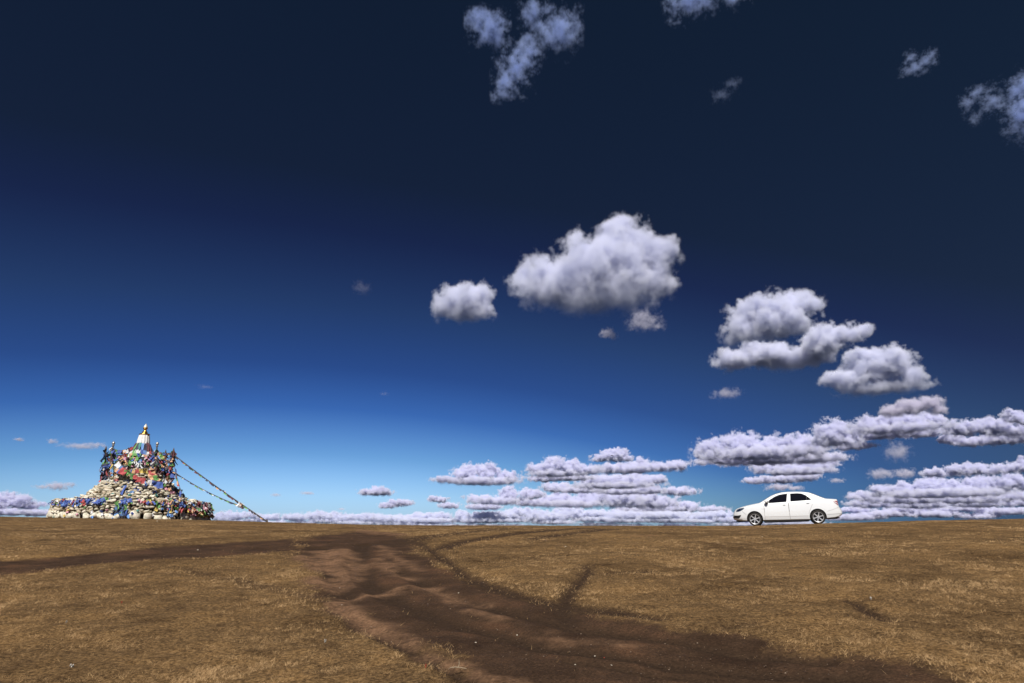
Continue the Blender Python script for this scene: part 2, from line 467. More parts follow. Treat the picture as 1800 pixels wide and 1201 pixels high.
# ------------------------------------------------------------------ stone cairn (ovoo)
M_STONE = bpy.data.materials.new('cairn_stone'); M_STONE.use_nodes = True
def _stone():
    t = M_STONE.node_tree; p = t.nodes['Principled BSDF']; N = t.nodes.new; K = t.links.new
    p.inputs['Roughness'].default_value = 0.9; p.inputs['Specular IOR Level'].default_value = 0.2
    g = N('ShaderNodeNewGeometry')
    r = N('ShaderNodeValToRGB'); e = r.color_ramp.elements
    for i, (pos, c) in enumerate([(0, (0.38, 0.31, 0.22)), (0.25, (0.56, 0.48, 0.37)), (0.5, (0.70, 0.63, 0.51)), (0.75, (0.60, 0.50, 0.37)), (1, (0.78, 0.73, 0.63))]):
        q = e[0] if i == 0 else (e[1] if i == 4 else e.new(pos)); q.position = pos; q.color = (*c, 1)
    K(g.outputs['Random Per Island'], r.inputs[0])
    tc = N('ShaderNodeTexCoord'); n = N('ShaderNodeTexNoise'); n.inputs['Scale'].default_value = 7; n.inputs['Detail'].default_value = 7
    K(tc.outputs['Object'], n.inputs['Vector'])
    r2 = N('ShaderNodeValToRGB'); r2.color_ramp.elements[0].position = 0.36; r2.color_ramp.elements[1].position = 0.6
    r2.color_ramp.elements[0].color = (0.62, 0.66, 0.60, 1); r2.color_ramp.elements[1].color = (1.05, 1.02, 1, 1)
    K(n.outputs['Fac'], r2.inputs[0])
    m = N('ShaderNodeMix'); m.data_type = 'RGBA'; m.blend_type = 'MULTIPLY'; m.inputs[0].default_value = 1
    K(r.outputs[0], m.inputs[6]); K(r2.outputs[0], m.inputs[7]); K(m.outputs[2], p.inputs['Base Color'])
    n2 = N('ShaderNodeTexNoise'); n2.inputs['Scale'].default_value = 22; n2.inputs['Detail'].default_value = 5
    K(tc.outputs['Object'], n2.inputs['Vector'])
    b = N('ShaderNodeBump'); b.inputs['Strength'].default_value = 0.5; b.inputs['Distance'].default_value = 0.03
    K(n2.outputs['Fac'], b.inputs['Height']); K(b.outputs[0], p.inputs['Normal'])
_stone()
M_CORE = mat('light_block_fill', (0.07, 0.06, 0.05), 0.95, var=0.5, scale=4)  # dark colour of the inner core that blocks light between the stones
M_GOLD = mat('gilded_metal', (0.75, 0.46, 0.13), 0.3, metal=1.0, var=0.15, scale=8)
M_TIP = mat('polished_tip', (0.86, 0.82, 0.70), 0.25, metal=0.5)
M_WHITE = mat('white_plaster', (0.74, 0.72, 0.70), 0.8, var=0.18, scale=9, bump=0.3)
M_WOOD = mat('weathered_wood', (0.085, 0.055, 0.035), 0.85, var=0.4, scale=14, bump=0.3)
M_ROPE = mat('rope_fibre', (0.06, 0.05, 0.045), 0.9, var=0.4, scale=40)
M_STEEL = mat('dull_steel', (0.5, 0.48, 0.45), 0.4, metal=0.8)

_ico = bmesh.new(); bmesh.ops.create_icosphere(_ico, subdivisions=2, radius=1)
ICO_V = np.array([v.co[:] for v in _ico.verts]); ICO_F = np.array([[v.index for v in f.verts] for f in _ico.faces]); _ico.free()
def stone_np(rs, w_, d_, h_):
    """one irregular fieldstone, roughly w x d x h, flattish faces and broken corners"""
    v = ICO_V.copy()
    v = np.sign(v) * np.abs(v) ** rs.uniform(0.40, 0.62)            # towards a block
    for _ in range(8):                                              # chop off corners with random planes
        nrm = rs.normal(size=3); nrm /= np.linalg.norm(nrm)
        k = rs.uniform(0.45, 0.9); dd = v @ nrm
        v = v - np.outer(np.maximum(dd - k, 0), nrm)
    v *= 1 + (rs.random((len(v), 1)) - 0.5) * 0.06
    v = v * np.array([w_ / 2, d_ / 2, h_ / 2])
    t = rs.uniform(-0.28, 0.28); c, s = cos(t), sin(t)
    v[:, [0, 2]] = v[:, [0, 2]] @ np.array([[c, s], [-s, c]])
    return v
class Stones:
    def __init__(self): self.V = []; self.F = []; self.n = 0
    def add(self, v):
        self.V.append(v); self.F.append(ICO_F + self.n); self.n += len(v)
    def build(self, name, parent):
        return obj(name, mesh_np(name, np.vstack(self.V), np.vstack(self.F)), M_STONE, parent)

OVX, OVY = at(233, 908, 45.5).x, 45.5
PH0 = atan2(-OVX, OVY)                     # bearing from the cairn to the eye
OVZ = gz(OVX, OVY)
ov = empty('stone_cairn', (OVX, OVY, OVZ))
tag(ov, 'tiered round cairn of pale stones with a gold finial, draped in coloured prayer cloths', 'cairn')
def zpix(v, Y=None): return at(231, v, Y or OVY).z - OVZ
PXM = 45.5 / 1200 / 1.035 * 1.0           # metres per photo pixel at the cairn (about)
def cyl(phi, r, z): return Vector((r * sin(phi + PH0), -r * cos(phi + PH0), z))      # phi 0 faces the camera, + to the right

# tiers: (radius bottom, radius top, z bottom, z top, course height, stone length)
Z1, Z2, Z3, Z4, Z5 = zpix(884), zpix(851), zpix(823), zpix(781), zpix(765)
R1 = 4.62
NOTCH = (radians(32), radians(39))
def tier(name, rb, rt, zb, zt, ch, sl, seed, skip=None, flat_top=0.0, big_first=False, local_ground=False):
    rs = np.random.default_rng(seed); S = Stones(); found = []
    z = zb; c = 0
    while z < zt - ch * 0.35:
        h = ch * rs.uniform(0.85, 1.2) * (2.4 if (big_first and c == 0) else 1)
        f = (z - zb) / max(zt - zb, 1e-3); r = rb + (rt - rb) * f
        ph = rs.uniform(0, 1); ph_end = ph + 2 * pi
        while ph < ph_end:
            w_ = sl * rs.uniform(0.4, 1.0) ** 0.8 * (1.7 if rs.random() < 0.22 else 1.15) * (1.6 if (big_first and c == 0) else 1)
            pm = ph + w_ / r / 2
            pw = (pm + pi) % (2 * pi) - pi
            if not (skip and skip[0] < pw < skip[1]):
                hh = h * rs.uniform(0.8, 1.3); d_ = min(w_, sl) * rs.uniform(0.9, 1.3)
                v = stone_np(rs, w_ * 1.12, d_, hh * 1.22)
                rr = r - d_ * 0.30 + rs.uniform(-0.08, 0.06)
                p = cyl(pw, rr, z + h / 2 + rs.uniform(-0.045, 0.045))
                if local_ground: p.z += (gz(OVX + p.x, OVY + p.y) - OVZ) * (1 - f)
                c_, s_ = cos(pw + PH0), sin(pw + PH0)
                v = v @ np.array([[c_, s_, 0], [-s_, c_, 0], [0, 0, 1]]) + np.array(p)
                if big_first and c == 0 and abs(pw) < 1.5: found.append(v)
                else: S.add(v)
            ph += w_ / r
        z += h * 0.93; c += 1
    # rubble lying on the ledge behind the wall's top
    if flat_top > 0:
        for _ in range(int(flat_top * rt * 16)):
            pw = rs.uniform(-pi, pi); rr = rt - rs.uniform(0, 1) ** 1.3 * flat_top
            if skip and skip[0] < pw < skip[1]: continue
            w_ = sl * rs.uniform(0.5, 1.3)
            v = stone_np(rs, w_, w_ * rs.uniform(0.7, 1.1), ch * rs.uniform(0.7, 1.3))
            a_ = rs.uniform(0, pi); c_, s_ = cos(a_), sin(a_)
            v = v @ np.array([[c_, s_, 0], [-s_, c_, 0], [0, 0, 1]]) + np.array(cyl(pw, rr, zt + rs.uniform(-0.05, 0.05) + (rt - rr) * 0.22))
            S.add(v)
    o = S.build(name, ov)
    for v in found:
        m = v.mean(0)
        obj('foundation_stone', mesh_np('foundation_stone', v - m, ICO_F), M_STONE, o, m)
    return o
tier('lower_tier', R1, R1 - 0.22, -0.12, Z1, 0.165, 0.36, 1, skip=NOTCH, flat_top=1.9, big_first=True, local_ground=True)
tier('middle_tier', 3.15, 2.05, Z1 - 0.05, Z2, 0.14, 0.34, 2, flat_top=0.8)
tier('upper_tier', 1.70, 1.15, Z2 - 0.03, Z3 + 0.10, 0.125, 0.28, 3, flat_top=0.5)
# dark inner core, added to block light behind the stones
bm = bmesh.new()
prof_core = [(R1 - 0.42, -0.4), (R1 - 0.45, Z1 - 0.12), (2.9, Z1 - 0.05), (1.85, Z2 - 0.1), (1.5, Z2 - 0.05), (0.95, Z3), (0.0, Z3 + 0.1)]
SEG = 72
rings = []
for r_, z_ in prof_core:
    row = []
    for i in range(SEG):
        ph = -pi + 2 * pi * i / SEG
        rr = r_
        if NOTCH[0] - .03 < ph < NOTCH[1] + .03 and r_ > 4: rr = r_ - 0.9
        row.append(bm.verts.new(cyl(ph, max(rr, 0.01), z_)))
    rings.append(row)
for a_, b_ in zip(rings[:-1], rings[1:]):
    for i in range(SEG): bm.faces.new((a_[i], a_[(i + 1) % SEG], b_[(i + 1) % SEG], b_[i]))
bm.faces.new(rings[-1])
bm_obj('light_block_core', bm, M_CORE, ov)

def lathe_bm(bm, prof_, seg=32, lobes=0, lobe_amp=0.0, off=(0, 0, 0)):
    rows = []
    for r_, z_ in prof_:
        rows.append([bm.verts.new((off[0] + r_ * (1 + (lobe_amp * abs(cos(lobes * pi * i / seg)) if lobes else 0)) * sin(2 * pi * i / seg),
                                   off[1] - r_ * (1 + (lobe_amp * abs(cos(lobes * pi * i / seg)) if lobes else 0)) * cos(2 * pi * i / seg), off[2] + z_)) for i in range(seg)])
    for a_, b_ in zip(rows[:-1], rows[1:]):
        for i in range(seg): bm.faces.new((a_[i], a_[(i + 1) % seg], b_[(i + 1) % seg], b_[i]))
    bm.faces.new(rows[0][::-1]); bm.faces.new(rows[-1])
# plastered core of the spire, fluted white collar, gilded finial
bm = bmesh.new(); lathe_bm(bm, [(0.92, Z3 - 0.1), (0.74, Z3 + 0.5), (0.46, Z4 - 0.25), (0.34, Z4)], 24)
bm_obj('spire_core', bm, mat('spire_core', (0.30, 0.20, 0.15), 0.9, var=0.4, scale=6), ov, smooth=True)
bm = bmesh.new(); lathe_bm(bm, [(0.375, Z4 - 0.06), (0.35, Z4 + 0.2), (0.295, Z5 - 0.05), (0.26, Z5)], 96, 12, 0.10)
bm_obj('fluted_collar', bm, M_WHITE, ov)
ZT = zpix(745)
u_ = (ZT - Z5) / 20.0
fin = bm = bmesh.new()
lathe_bm(bm, [(0.29, Z5), (0.335, Z5 + 0.8 * u_), (0.335, Z5 + 1.6 * u_), (0.28, Z5 + 2.3 * u_), (0.185, Z5 + 3 * u_), (0.155, Z5 + 4.2 * u_), (0.18, Z5 + 5 * u_), (0.17, Z5 + 5.6 * u_), (0.11, Z5 + 6.6 * u_), (0.09, Z5 + 8 * u_),
             (0.085, Z5 + 9 * u_), (0.13, Z5 + 10.4 * u_), (0.145, Z5 + 12 * u_), (0.13, Z5 + 12.6 * u_)], 28)
f_ob = bm_obj('finial', bm, M_GOLD, ov, smooth=True)
bm = bmesh.new(); lathe_bm(bm, [(0.12, Z5 + 12.6 * u_), (0.14, Z5 + 13.4 * u_), (0.115, Z5 + 15.2 * u_), (0.06, Z5 + 17.8 * u_), (0.012, ZT)], 20)
bm_obj('finial_tip', bm, M_TIP, f_ob, smooth=True)

# ------------------------------------------------------------------ cloths
CLOTH = {}
def cloth_mat(n, c):
    g_ = sum(c) / 3; c = [x * 0.80 + g_ * 0.17 + 0.012 for x in c]      # sun-faded
    m = bpy.data.materials.new('cloth_' + n); m.use_nodes = True
    t = m.node_tree; p = t.nodes['Principled BSDF']
    p.inputs['Roughness'].default_value = 0.75; p.inputs['Sheen Weight'].default_value = 0.2
    tc = t.nodes.new('ShaderNodeTexCoord'); nn = t.nodes.new('ShaderNodeTexNoise'); nn.inputs['Scale'].default_value = 9
    oi = t.nodes.new('ShaderNodeObjectInfo')
    r = t.nodes.new('ShaderNodeValToRGB')
    r.color_ramp.elements[0].color = (*[x * 0.65 for x in c], 1); r.color_ramp.elements[1].color = (*[min(0.9, x * 1.2 + 0.01) for x in c], 1)
    ad = t.nodes.new('ShaderNodeMath'); ad.operation = 'MULTIPLY_ADD'; ad.inputs[1].default_value = 0.5
    t.links.new(oi.outputs['Random'], ad.inputs[0]); t.links.new(tc.outputs['Object'], nn.inputs['Vector'])
    h = t.nodes.new('ShaderNodeMath'); h.operation = 'MULTIPLY'; h.inputs[1].default_value = 0.5; t.links.new(nn.outputs['Fac'], h.inputs[0]); t.links.new(h.outputs[0], ad.inputs[2])
    t.links.new(ad.outputs[0], r.inputs[0]); t.links.new(r.outputs[0], p.inputs['Base Color'])
    CLOTH[n] = m
for n_, c_ in dict(blue=(0.012, 0.075, 0.40), azure=(0.07, 0.25, 0.62), white=(0.66, 0.66, 0.68), red=(0.42, 0.018, 0.022), green=(0.10, 0.34, 0.045), yellow=(0.68, 0.48, 0.04), orange=(0.66, 0.33, 0.14),
                   pink=(0.58, 0.22, 0.32), maroon=(0.13, 0.012, 0.03), navy=(0.010, 0.014, 0.05), teal=(0.02, 0.22, 0.20)).items(): cloth_mat(n_, c_)
CLOTH_ME = {}
def cloth_mesh(color, shape, var):
    """a small rag, flag or scarf hanging from its upper edge at the origin; unit size, shared by all copies"""
    key = (color, shape, var)
    if key in CLOTH_ME: return CLOTH_ME[key]
    rs = np.random.default_rng(hash(shape) % 1000 if False else (sum(map(ord, shape)) * 7 + var))
    nx, nz = (7, 6)
    V = []
    p1, p2, p3 = rs.uniform(0, 6.28, 3)
    for j in range(nz):
        f = j / (nz - 1)
        for i in range(nx):
            x = i / (nx - 1) - 0.5
            if shape == 'flag': sx = 1.0 + 0.08 * sin(p1 + 3 * f)
            elif shape == 'scarf': sx = 0.24 + 0.16 * f * (1 + 0.5 * sin(p2))
            elif shape == 'knot': sx = 0.55 + 0.45 * abs(f - 0.45) * 2
            else: sx = 0.8 + 0.4 * rs.random() * f                 # rag
            xx = x * sx + 0.10 * f * sin(p1 + f * 3)
            zz = -f * (1 if shape != 'rag' else 0.8 + 0.4 * rs.random()) + (0.05 * cos(x * 9 + p2) if shape != 'flag' else -0.05 * (1 - 4 * x * x) * (1 - f))
            amp = {'flag': 0.10, 'scarf': 0.10, 'knot': 0.22, 'rag': 0.20}[shape]
            yy = amp * (sin(x * 9 + p1 + f * 3) + 0.7 * sin(f * 6 + p2 + x * 4)) * (0.4 + f) + (rs.random() - 0.5) * 0.05
            V.append((xx, yy, zz))
    F = [(j * nx + i, j * nx + i + 1, (j + 1) * nx + i + 1, (j + 1) * nx + i) for j in range(nz - 1) for i in range(nx - 1)]
    me = mesh_np(shape, np.array(V), np.array(F), smooth=True)
    me.materials.append(CLOTH[color])
    CLOTH_ME[key] = me
    return me
def put_cloth(name, parent, loc, size, color, shape, rot=(0, 0, 0), var=None):
    o = bpy.data.objects.new(name, cloth_mesh(color, shape, random.randrange(6) if var is None else var))
    COL.objects.link(o); o.parent = parent
    o.location = loc
    o.scale = (size[0], min(size), size[1]) if isinstance(size, tuple) else (size,) * 3
    o.rotation_euler = rot
    return o
MIX = ['blue', 'orange', 'azure', 'white', 'red', 'pink', 'white', 'green', 'orange', 'navy', 'maroon', 'yellow', 'teal', 'pink', 'white', 'green']
def garland(name, label, cat, n, phi, zr, rfun, sizes, colors, shapes, part='cloth', lift=0.05, seed=0, group=None, tilt=0.7, stuff=0):
    """rags tied or wedged along a stretch of the cairn: one thing, each rag a part of it"""
    random.seed(seed)
    pm = sum(phi) / 2; zm = sum(zr) / 2
    base = Vector((OVX, OVY, OVZ)) + cyl(pm, rfun(zm), zm)
    root = empty(name, base); tag(root, label, cat, group)
    spots = []
    for i in range(n + stuff):
        p = random.uniform(*phi); z = random.uniform(*zr)
        P = Vector((OVX, OVY, OVZ)) + cyl(p, rfun(z) + lift + random.uniform(-0.05, 0.08), z) - base
        r = (random.uniform(-tilt, tilt), random.uniform(-tilt, tilt) * 1.2, p + PH0 + random.uniform(-0.5, 0.5))
        s = random.uniform(*sizes); col = random.choice(colors); sh = random.choice(shapes)
        sz = (s * random.uniform(0.7, 1.3), s * random.uniform(0.7, 1.3))
        spots.append((P, r, sz, col, sh))
    spots.sort(key=lambda q: -q[2][0] * q[2][1])
    for P, r, sz, col, sh in spots[:n]: put_cloth(part, root, P, sz, col, sh, r)
    if stuff:
        Vs, Fs, mi = [], [], []
        cols = sorted(set(c for *_, c, _ in spots[n:])); k = 0
        for P, r, sz, col, sh in spots[n:]:
            me = cloth_mesh(col, sh, random.randrange(6))
            M = Matrix.LocRotScale(P, Euler(r), Vector((sz[0], min(sz), sz[1])))
            co = np.empty(len(me.vertices) * 3, np.float32); me.vertices.foreach_get('co', co)
            co = co.reshape(-1, 3) @ np.array(M.to_3x3()).T + np.array(P)
            fa = np.array([p_.vertices[:] for p_ in me.polygons]) + k
            Vs.append(co); Fs.append(fa); mi += [cols.index(col)] * len(fa); k += len(co)
        me = mesh_np('small_cloths', np.vstack(Vs), np.vstack(Fs), smooth=True)
        for c in cols: me.materials.append(CLOTH[c])
        me.polygons.foreach_set('material_index', np.array(mi, np.int32))
        so_ = obj('small_cloths', me, None, root); so_['kind'] = 'stuff'
    return root
def r_low(z): return R1 - 0.22 * max(0, min(1, z / Z1)) if z < Z1 + 0.05 else R1 - 0.35 - (z - Z1) * 4.2
def r_mid(z): return 3.15 + (2.05 - 3.15) * (z - Z1) / (Z2 - Z1) + 0.04
def r_up(z): return 1.70 + (1.15 - 1.70) * (z - Z2) / (Z3 - Z2)
def r_spire(z): return float(np.interp(z, [Z3 - 0.2, Z3 + 0.4, Z4 - 0.25, Z4, Z5], [1.02, 0.86, 0.50, 0.36, 0.28]))
D_ = radians
garland('scarf_garland', 'long belt of blue silk scarves lying along the outer ledge of the cairn', 'scarves', 95, (D_(-92), D_(-20)), (Z1 - 0.10, Z1 + 0.16), r_low, (0.16, 0.34),
        ['blue'] * 9 + ['azure', 'blue', 'navy', 'green', 'red', 'white'], ['knot', 'rag', 'scarf'], 'scarf', seed=1, stuff=60)
garland('scarf_garland', 'band of blue, orange and red cloths on the front ledge facing the camera', 'scarves', 80, (D_(-8), D_(34)), (Z1 - 0.10, Z1 + 0.10), r_low, (0.14, 0.30),
        ['blue', 'blue', 'blue', 'azure', 'orange', 'red', 'yellow', 'pink', 'green', 'white'], ['knot', 'rag', 'scarf'], 'scarf', seed=2)
garland('scarf_bundle', 'bundle of long blue scarves hanging down the front wall of the cairn', 'scarves', 34, (D_(-12), D_(-5)), (0.40, Z1 + 0.05), r_low, (0.25, 0.48), ['blue', 'blue', 'azure', 'blue', 'navy', 'green'], ['scarf', 'knot'], 'scarf', seed=3, tilt=0.35)
garland('cloth_heap', 'dense heap of many coloured rags covering the low wall under the flag ropes', 'cloths', 100, (D_(40), D_(97)), (0.35, Z1 + 0.16), r_low, (0.18, 0.36), MIX, ['rag', 'knot', 'rag', 'scarf'], 'rag', seed=4, stuff=260)
garland('cloth_heap', 'red and blue rags tumbling down the middle tier above the dark gap', 'cloths', 85, (D_(40), D_(100)), (Z1 + 0.05, Z2 - 0.05), lambda z: r_mid(z) + 0.06, (0.16, 0.32), ['red', 'orange', 'blue', 'azure', 'green', 'maroon', 'white', 'yellow', 'pink', 'navy'], ['rag', 'knot', 'scarf'], 'rag', seed=5)
garland('cloth_heap', 'rags spilling over the ledge beside the dark gap in the wall', 'cloths', 60, (D_(24), D_(42)), (Z1 - 0.35, Z1 + 0.2), r_low, (0.18, 0.34), ['orange', 'green', 'blue', 'azure', 'red', 'yellow', 'navy', 'white'], ['rag', 'knot', 'scarf'], 'rag', seed=6)
garland('scattered_rags', 'small rags tucked between the stones of the low wall front', 'cloths', 34, (D_(-70), D_(30)), (0.1, Z1 - 0.2), r_low, (0.12, 0.24), ['red', 'blue', 'azure', 'pink', 'green', 'yellow', 'white', 'teal'], ['rag', 'knot'], 'rag', seed=7)
garland('scattered_rags', 'few blue rags tucked between the stones of the middle tier', 'cloths', 22, (D_(-60), D_(40)), (Z1 + 0.2, Z2), r_mid, (0.12, 0.26), ['blue', 'blue', 'azure', 'teal'], ['rag', 'knot'], 'rag', seed=8)
garland('scattered_rags', 'few blue and white rags on the ledge of the upper tier', 'cloths', 22, (D_(-80), D_(70)), (Z2 - 0.02, Z2 + 0.3), lambda z: r_up(z) + 0.1, (0.14, 0.28), ['blue', 'azure', 'white', 'blue', 'red'], ['rag', 'knot'], 'rag', seed=9)
for k_, (p_, z0_, z1_) in enumerate([(D_(-14), Z1 + 0.15, Z1 + 0.95), (D_(26), 0.05, 0.75)]):
    root = empty('long_scarf', Vector((OVX, OVY, OVZ)) + cyl(p_, (r_mid(z1_) if k_ == 0 else r_low(z1_)) + 0.1, z1_))
    tag(root, ['single long blue scarf trailing down the stones of the middle tier', 'single pale blue scarf hanging between two large foundation stones'][k_], 'scarf')
    put_cloth('cloth', root, (0, 0, 0), (0.42, z1_ - z0_), 'blue' if k_ == 0 else 'azure', 'scarf', (radians(-42 if k_ == 0 else -4), radians(12), p_ + PH0))

# ------------------------------------------------------------------ the dressed spire
def spire_ring(name, label, n, z, h, w_, colors, shape='flag', out=0.0, seed=0, phi0=0.0):
    random.seed(seed)
    root = empty(name, (OVX, OVY, OVZ + z)); tag(root, label, 'cloths', 'rings of cloth round the spire')
    for i in range(n):
        p = phi0 + 2 * pi * i / n + random.uniform(-0.06, 0.06)
        r0 = r_spire(z) + out; r1 = r_spire(z - h) + out
        lean = atan2(r1 - r0, h)
        hh = h * random.uniform(0.85, 1.25)
        put_cloth('flag', root, cyl(p, r0 + random.uniform(0, 0.05), random.uniform(-0.05, 0.05)), (w_ * random.uniform(0.8, 1.2), hh), random.choice(colors), shape, (-lean + random.uniform(-0.06, 0.06), random.uniform(-0.12, 0.12), p + PH0 + random.uniform(-0.2, 0.2)))
    return root
H_ = (Z4 - Z3)
spire_ring('cloth_ring', 'topmost ring of red, white and lilac cloths just under the fluted white collar', 22, Z4 + 0.04, H_ * 0.40, 0.16, ['red', 'maroon', 'blue', 'navy', 'white', 'pink', 'navy', 'azure', 'orange', 'green', 'teal', 'maroon'], 'flag', 0.05, 21)
spire_ring('cloth_ring', 'second ring of mixed cloths below the red and lilac ones', 26, Z4 - H_ * 0.30, H_ * 0.33, 0.22, ['white', 'blue', 'green', 'orange', 'red', 'white', 'azure', 'navy', 'pink'], 'flag', 0.08, 22)
spire_ring('cloth_ring', 'ring of long hanging white and blue cloths at mid spire', 30, Z4 - H_ * 0.52, H_ * 0.36, 0.20, ['white', 'white', 'azure', 'blue', 'orange', 'red', 'navy', 'white', 'pink'], 'flag', 0.12, 23)
spire_ring('cloth_ring', 'lowest fringe of mixed cloths over the top stones', 34, Z3 + 0.42, 0.42, 0.24, MIX + ['maroon', 'navy', 'green'], 'flag', 0.16, 24)
spire_ring('cloth_ring', 'narrow band of orange and green cloths round the middle of the spire', 26, Z4 - H_ * 0.46, 0.16, 0.24, ['orange', 'orange', 'yellow', 'green', 'green', 'white'], 'flag', 0.18, 25)
garland('cloth_heap', 'dark tangle of knotted cloths round the foot of the spire', 'cloths', 100, (D_(-115), D_(115)), (Z3 - 0.2, Z3 + 0.85), lambda z: max(r_spire(z), r_up(min(z, Z3))) + 0.12, (0.16, 0.30), MIX + ['navy', 'maroon', 'navy'], ['knot', 'rag', 'scarf'], 'rag', seed=26, stuff=110)

# ------------------------------------------------------------------ poles
def tube_mesh(name, pts, r, seg=8):
    bm = bmesh.new(); prev = None
    pts = [Vector(p) for p in pts]
    for i, p in enumerate(pts):
        d = (pts[min(i + 1, len(pts) - 1)] - pts[max(i - 1, 0)]).normalized()
        s = d.cross(Vector((0.31, 0.2, 0.93))).normalized(); t = d.cross(s)
        rr = r[i] if isinstance(r, (list, tuple)) else r
        row = [bm.verts.new(p + s * rr * cos(2 * pi * k / seg) + t * rr * sin(2 * pi * k / seg)) for k in range(seg)]
        if prev:
            for k in range(seg): bm.faces.new((prev[k], prev[(k + 1) % seg], row[(k + 1) % seg], row[k]))
        else: bm.faces.new(row[::-1])
        prev = row
    bm.faces.new(prev)
    bmesh.ops.recalc_face_normals(bm, faces=bm.faces)
    me = bpy.data.meshes.new(name); bm.to_mesh(me); bm.free()
    return me
def P3(u, v, Y): return at(u, v, Y)
POLES = {}
def pole(key, foot, top, label, orn, seed, n=26, dens=('navy', 'blue', 'green', 'maroon', 'orange', 'red', 'white', 'azure'), spread=0.16):
    random.seed(seed)
    root = empty('prayer_pole', foot); tag(root, label, 'pole', 'poles round the upper tier')
    d = top - foot
    obj('shaft', tube_mesh('shaft', [d * (i / 5) for i in range(6)], [0.06 - 0.004 * i for i in range(6)]), M_WOOD, root)
    bm = bmesh.new()
    if orn == 'ball': lathe_bm(bm, [(0.03, -0.08), (0.09, -0.03), (0.05, 0.03), (0.085, 0.09), (0.10, 0.14), (0.07, 0.2), (0.02, 0.26)], 16)
    else: lathe_bm(bm, [(0.05, -0.10), (0.07, 0.0), (0.045, 0.08), (0.01, 0.22)], 12)
    bm_obj('pole_cap', bm, M_STEEL if orn == 'ball' else M_WOOD, root, loc=d, smooth=True)
    for i in range(n):
        f = random.uniform(0.06, 0.97)
        a_ = random.uniform(-pi, pi)
        put_cloth('streamer', root, d * f + Vector((cos(a_) * spread, sin(a_) * spread * 0.7, 0.08)), (random.uniform(.16, .34), random.uniform(.22, .5)), random.choice(dens), random.choice(['rag', 'knot', 'scarf', 'flag']),
                  (random.uniform(-.6, .6), random.uniform(-.9, .9), random.uniform(-2, 2)))
    POLES[key] = (foot, top)
YF, YB = OVY - 1.5, OVY + 1.3
def on_tier(u, Y): return at(u, 850, Y)
pole('a', P3(188, 851, YF + .6), P3(199, 783, YF + .6), 'ball capped dark pole thick with streamers, on the upper tier away from the ropes', 'ball', 31, 40, spread=0.24)
pole('b', P3(186, 852, YF + 1.4), P3(186, 790, YF + 1.4), 'short leaning pole hung with dark rags beside the ball capped pole', 'spike', 32, 30, spread=0.2)
pole('c', P3(273, 846, YF + .2), P3(276, 784, YF + .2), 'pole with a small pale ball cap standing close beside the spire', 'ball', 33, 22)
pole('d', P3(300, 852, YF + .9), P3(305, 793, YF + .9), 'dark pole that carries the long flag ropes, plain pointed top', 'spike', 34, 34, spread=0.13)
pole('e', P3(221, 840, YB), P3(225, 792, YB), 'pole half hidden behind the spire, on the side of the ball capped pole', 'spike', 35, 14)
pole('f', P3(290, 846, YB), P3(291, 796, YB), 'pole half hidden behind the spire, next to the rope carrying pole', 'spike', 36, 14)

# ------------------------------------------------------------------ strings of prayer flags
def string(label, A, B, sag, n, sizes, colors, seed, shape='flag', along=False, r=0.012, mid=None, group='strings of prayer flags on the cairn', swing=0.5):
    random.seed(seed)
    A = Vector(A); B = Vector(B)
    root = empty('prayer_flag_string', A); tag(root, label, 'flag string', group)
    def C(t):
        p = A.lerp(B, t); p.z -= sag * 4 * t * (1 - t)
        if mid: p += Vector(mid) * 4 * t * (1 - t)
        return p - A
    obj('rope', tube_mesh('rope', [C(i / 24) for i in range(25)], r, 6), M_ROPE, root)
    for i in range(n):
        t = (i + 0.5 + random.uniform(-.25, .25)) / n
        d = (C(min(1, t + .01)) - C(max(0, t - .01))).normalized()
        yaw = atan2(d.y, d.x); el = math.asin(max(-1, min(1, d.z)))
        s = random.uniform(*sizes); col = colors[i % len(colors)] if random.random() < .75 else random.choice(colors)
        if along:      # wind-furled: the cloth lies along its rope
            put_cloth('flag', root, C(t), (s * 1.6, s * 0.55), col, 'flag' if random.random() < .6 else 'knot', (random.uniform(-1.4, 1.4), -el + random.uniform(-.12, .12), yaw))
        else:
            put_cloth('flag', root, C(t), (s * random.uniform(.9, 1.2), s * random.uniform(.8, 1.2)), col, shape, (random.uniform(-swing, swing), -el * 0.8 + random.uniform(-.3, .3), yaw + random.uniform(-.4, .4)))
    return root
def topof(k, f=1.0): return POLES[k][0].lerp(POLES[k][1], f)
FIVE = ['blue', 'white', 'red', 'green', 'yellow']
DARK = ['navy', 'maroon', 'red', 'green', 'blue', 'maroon', 'navy', 'orange', 'white']
string('sagging string of dark little flags between the ball capped pole and the spire, highest one', topof('a', .92), Vector((OVX - .35, OVY - .7, OVZ + Z4 - .25)), 0.18, 12, (.16, .26), DARK, 51)
string('second string of flags from the ball capped pole to the spire', topof('a', .72), Vector((OVX - .7, OVY - .9, OVZ + Z4 - .75)), 0.15, 12, (.2, .3), DARK, 52)
string('highest string of dark flags between the spire side pole and the rope carrying pole', topof('c', .85), topof('d', .97), 0.10, 11, (.14, .22), DARK, 53)
string('second string of flags between the spire side pole and the rope carrying pole', topof('c', .62), topof('d', .78), 0.10, 11, (.16, .24), DARK, 54)
string('third string of flags between the spire side pole and the rope carrying pole', topof('c', .40), topof('d', .60), 0.12, 11, (.16, .26), DARK + ['pink', 'orange'], 55)
string('string of flags across the face of the spire between its two near poles', topof('a', .62), topof('c', .45), 0.55, 24, (.2, .32), ['white', 'orange', 'blue', 'red', 'green', 'navy', 'yellow'], 56, mid=(0, -.9, 0))
string('rear string of dark flags behind the spire', topof('b', .9), topof('e', .9), 0.15, 10, (.16, .26), DARK, 57)
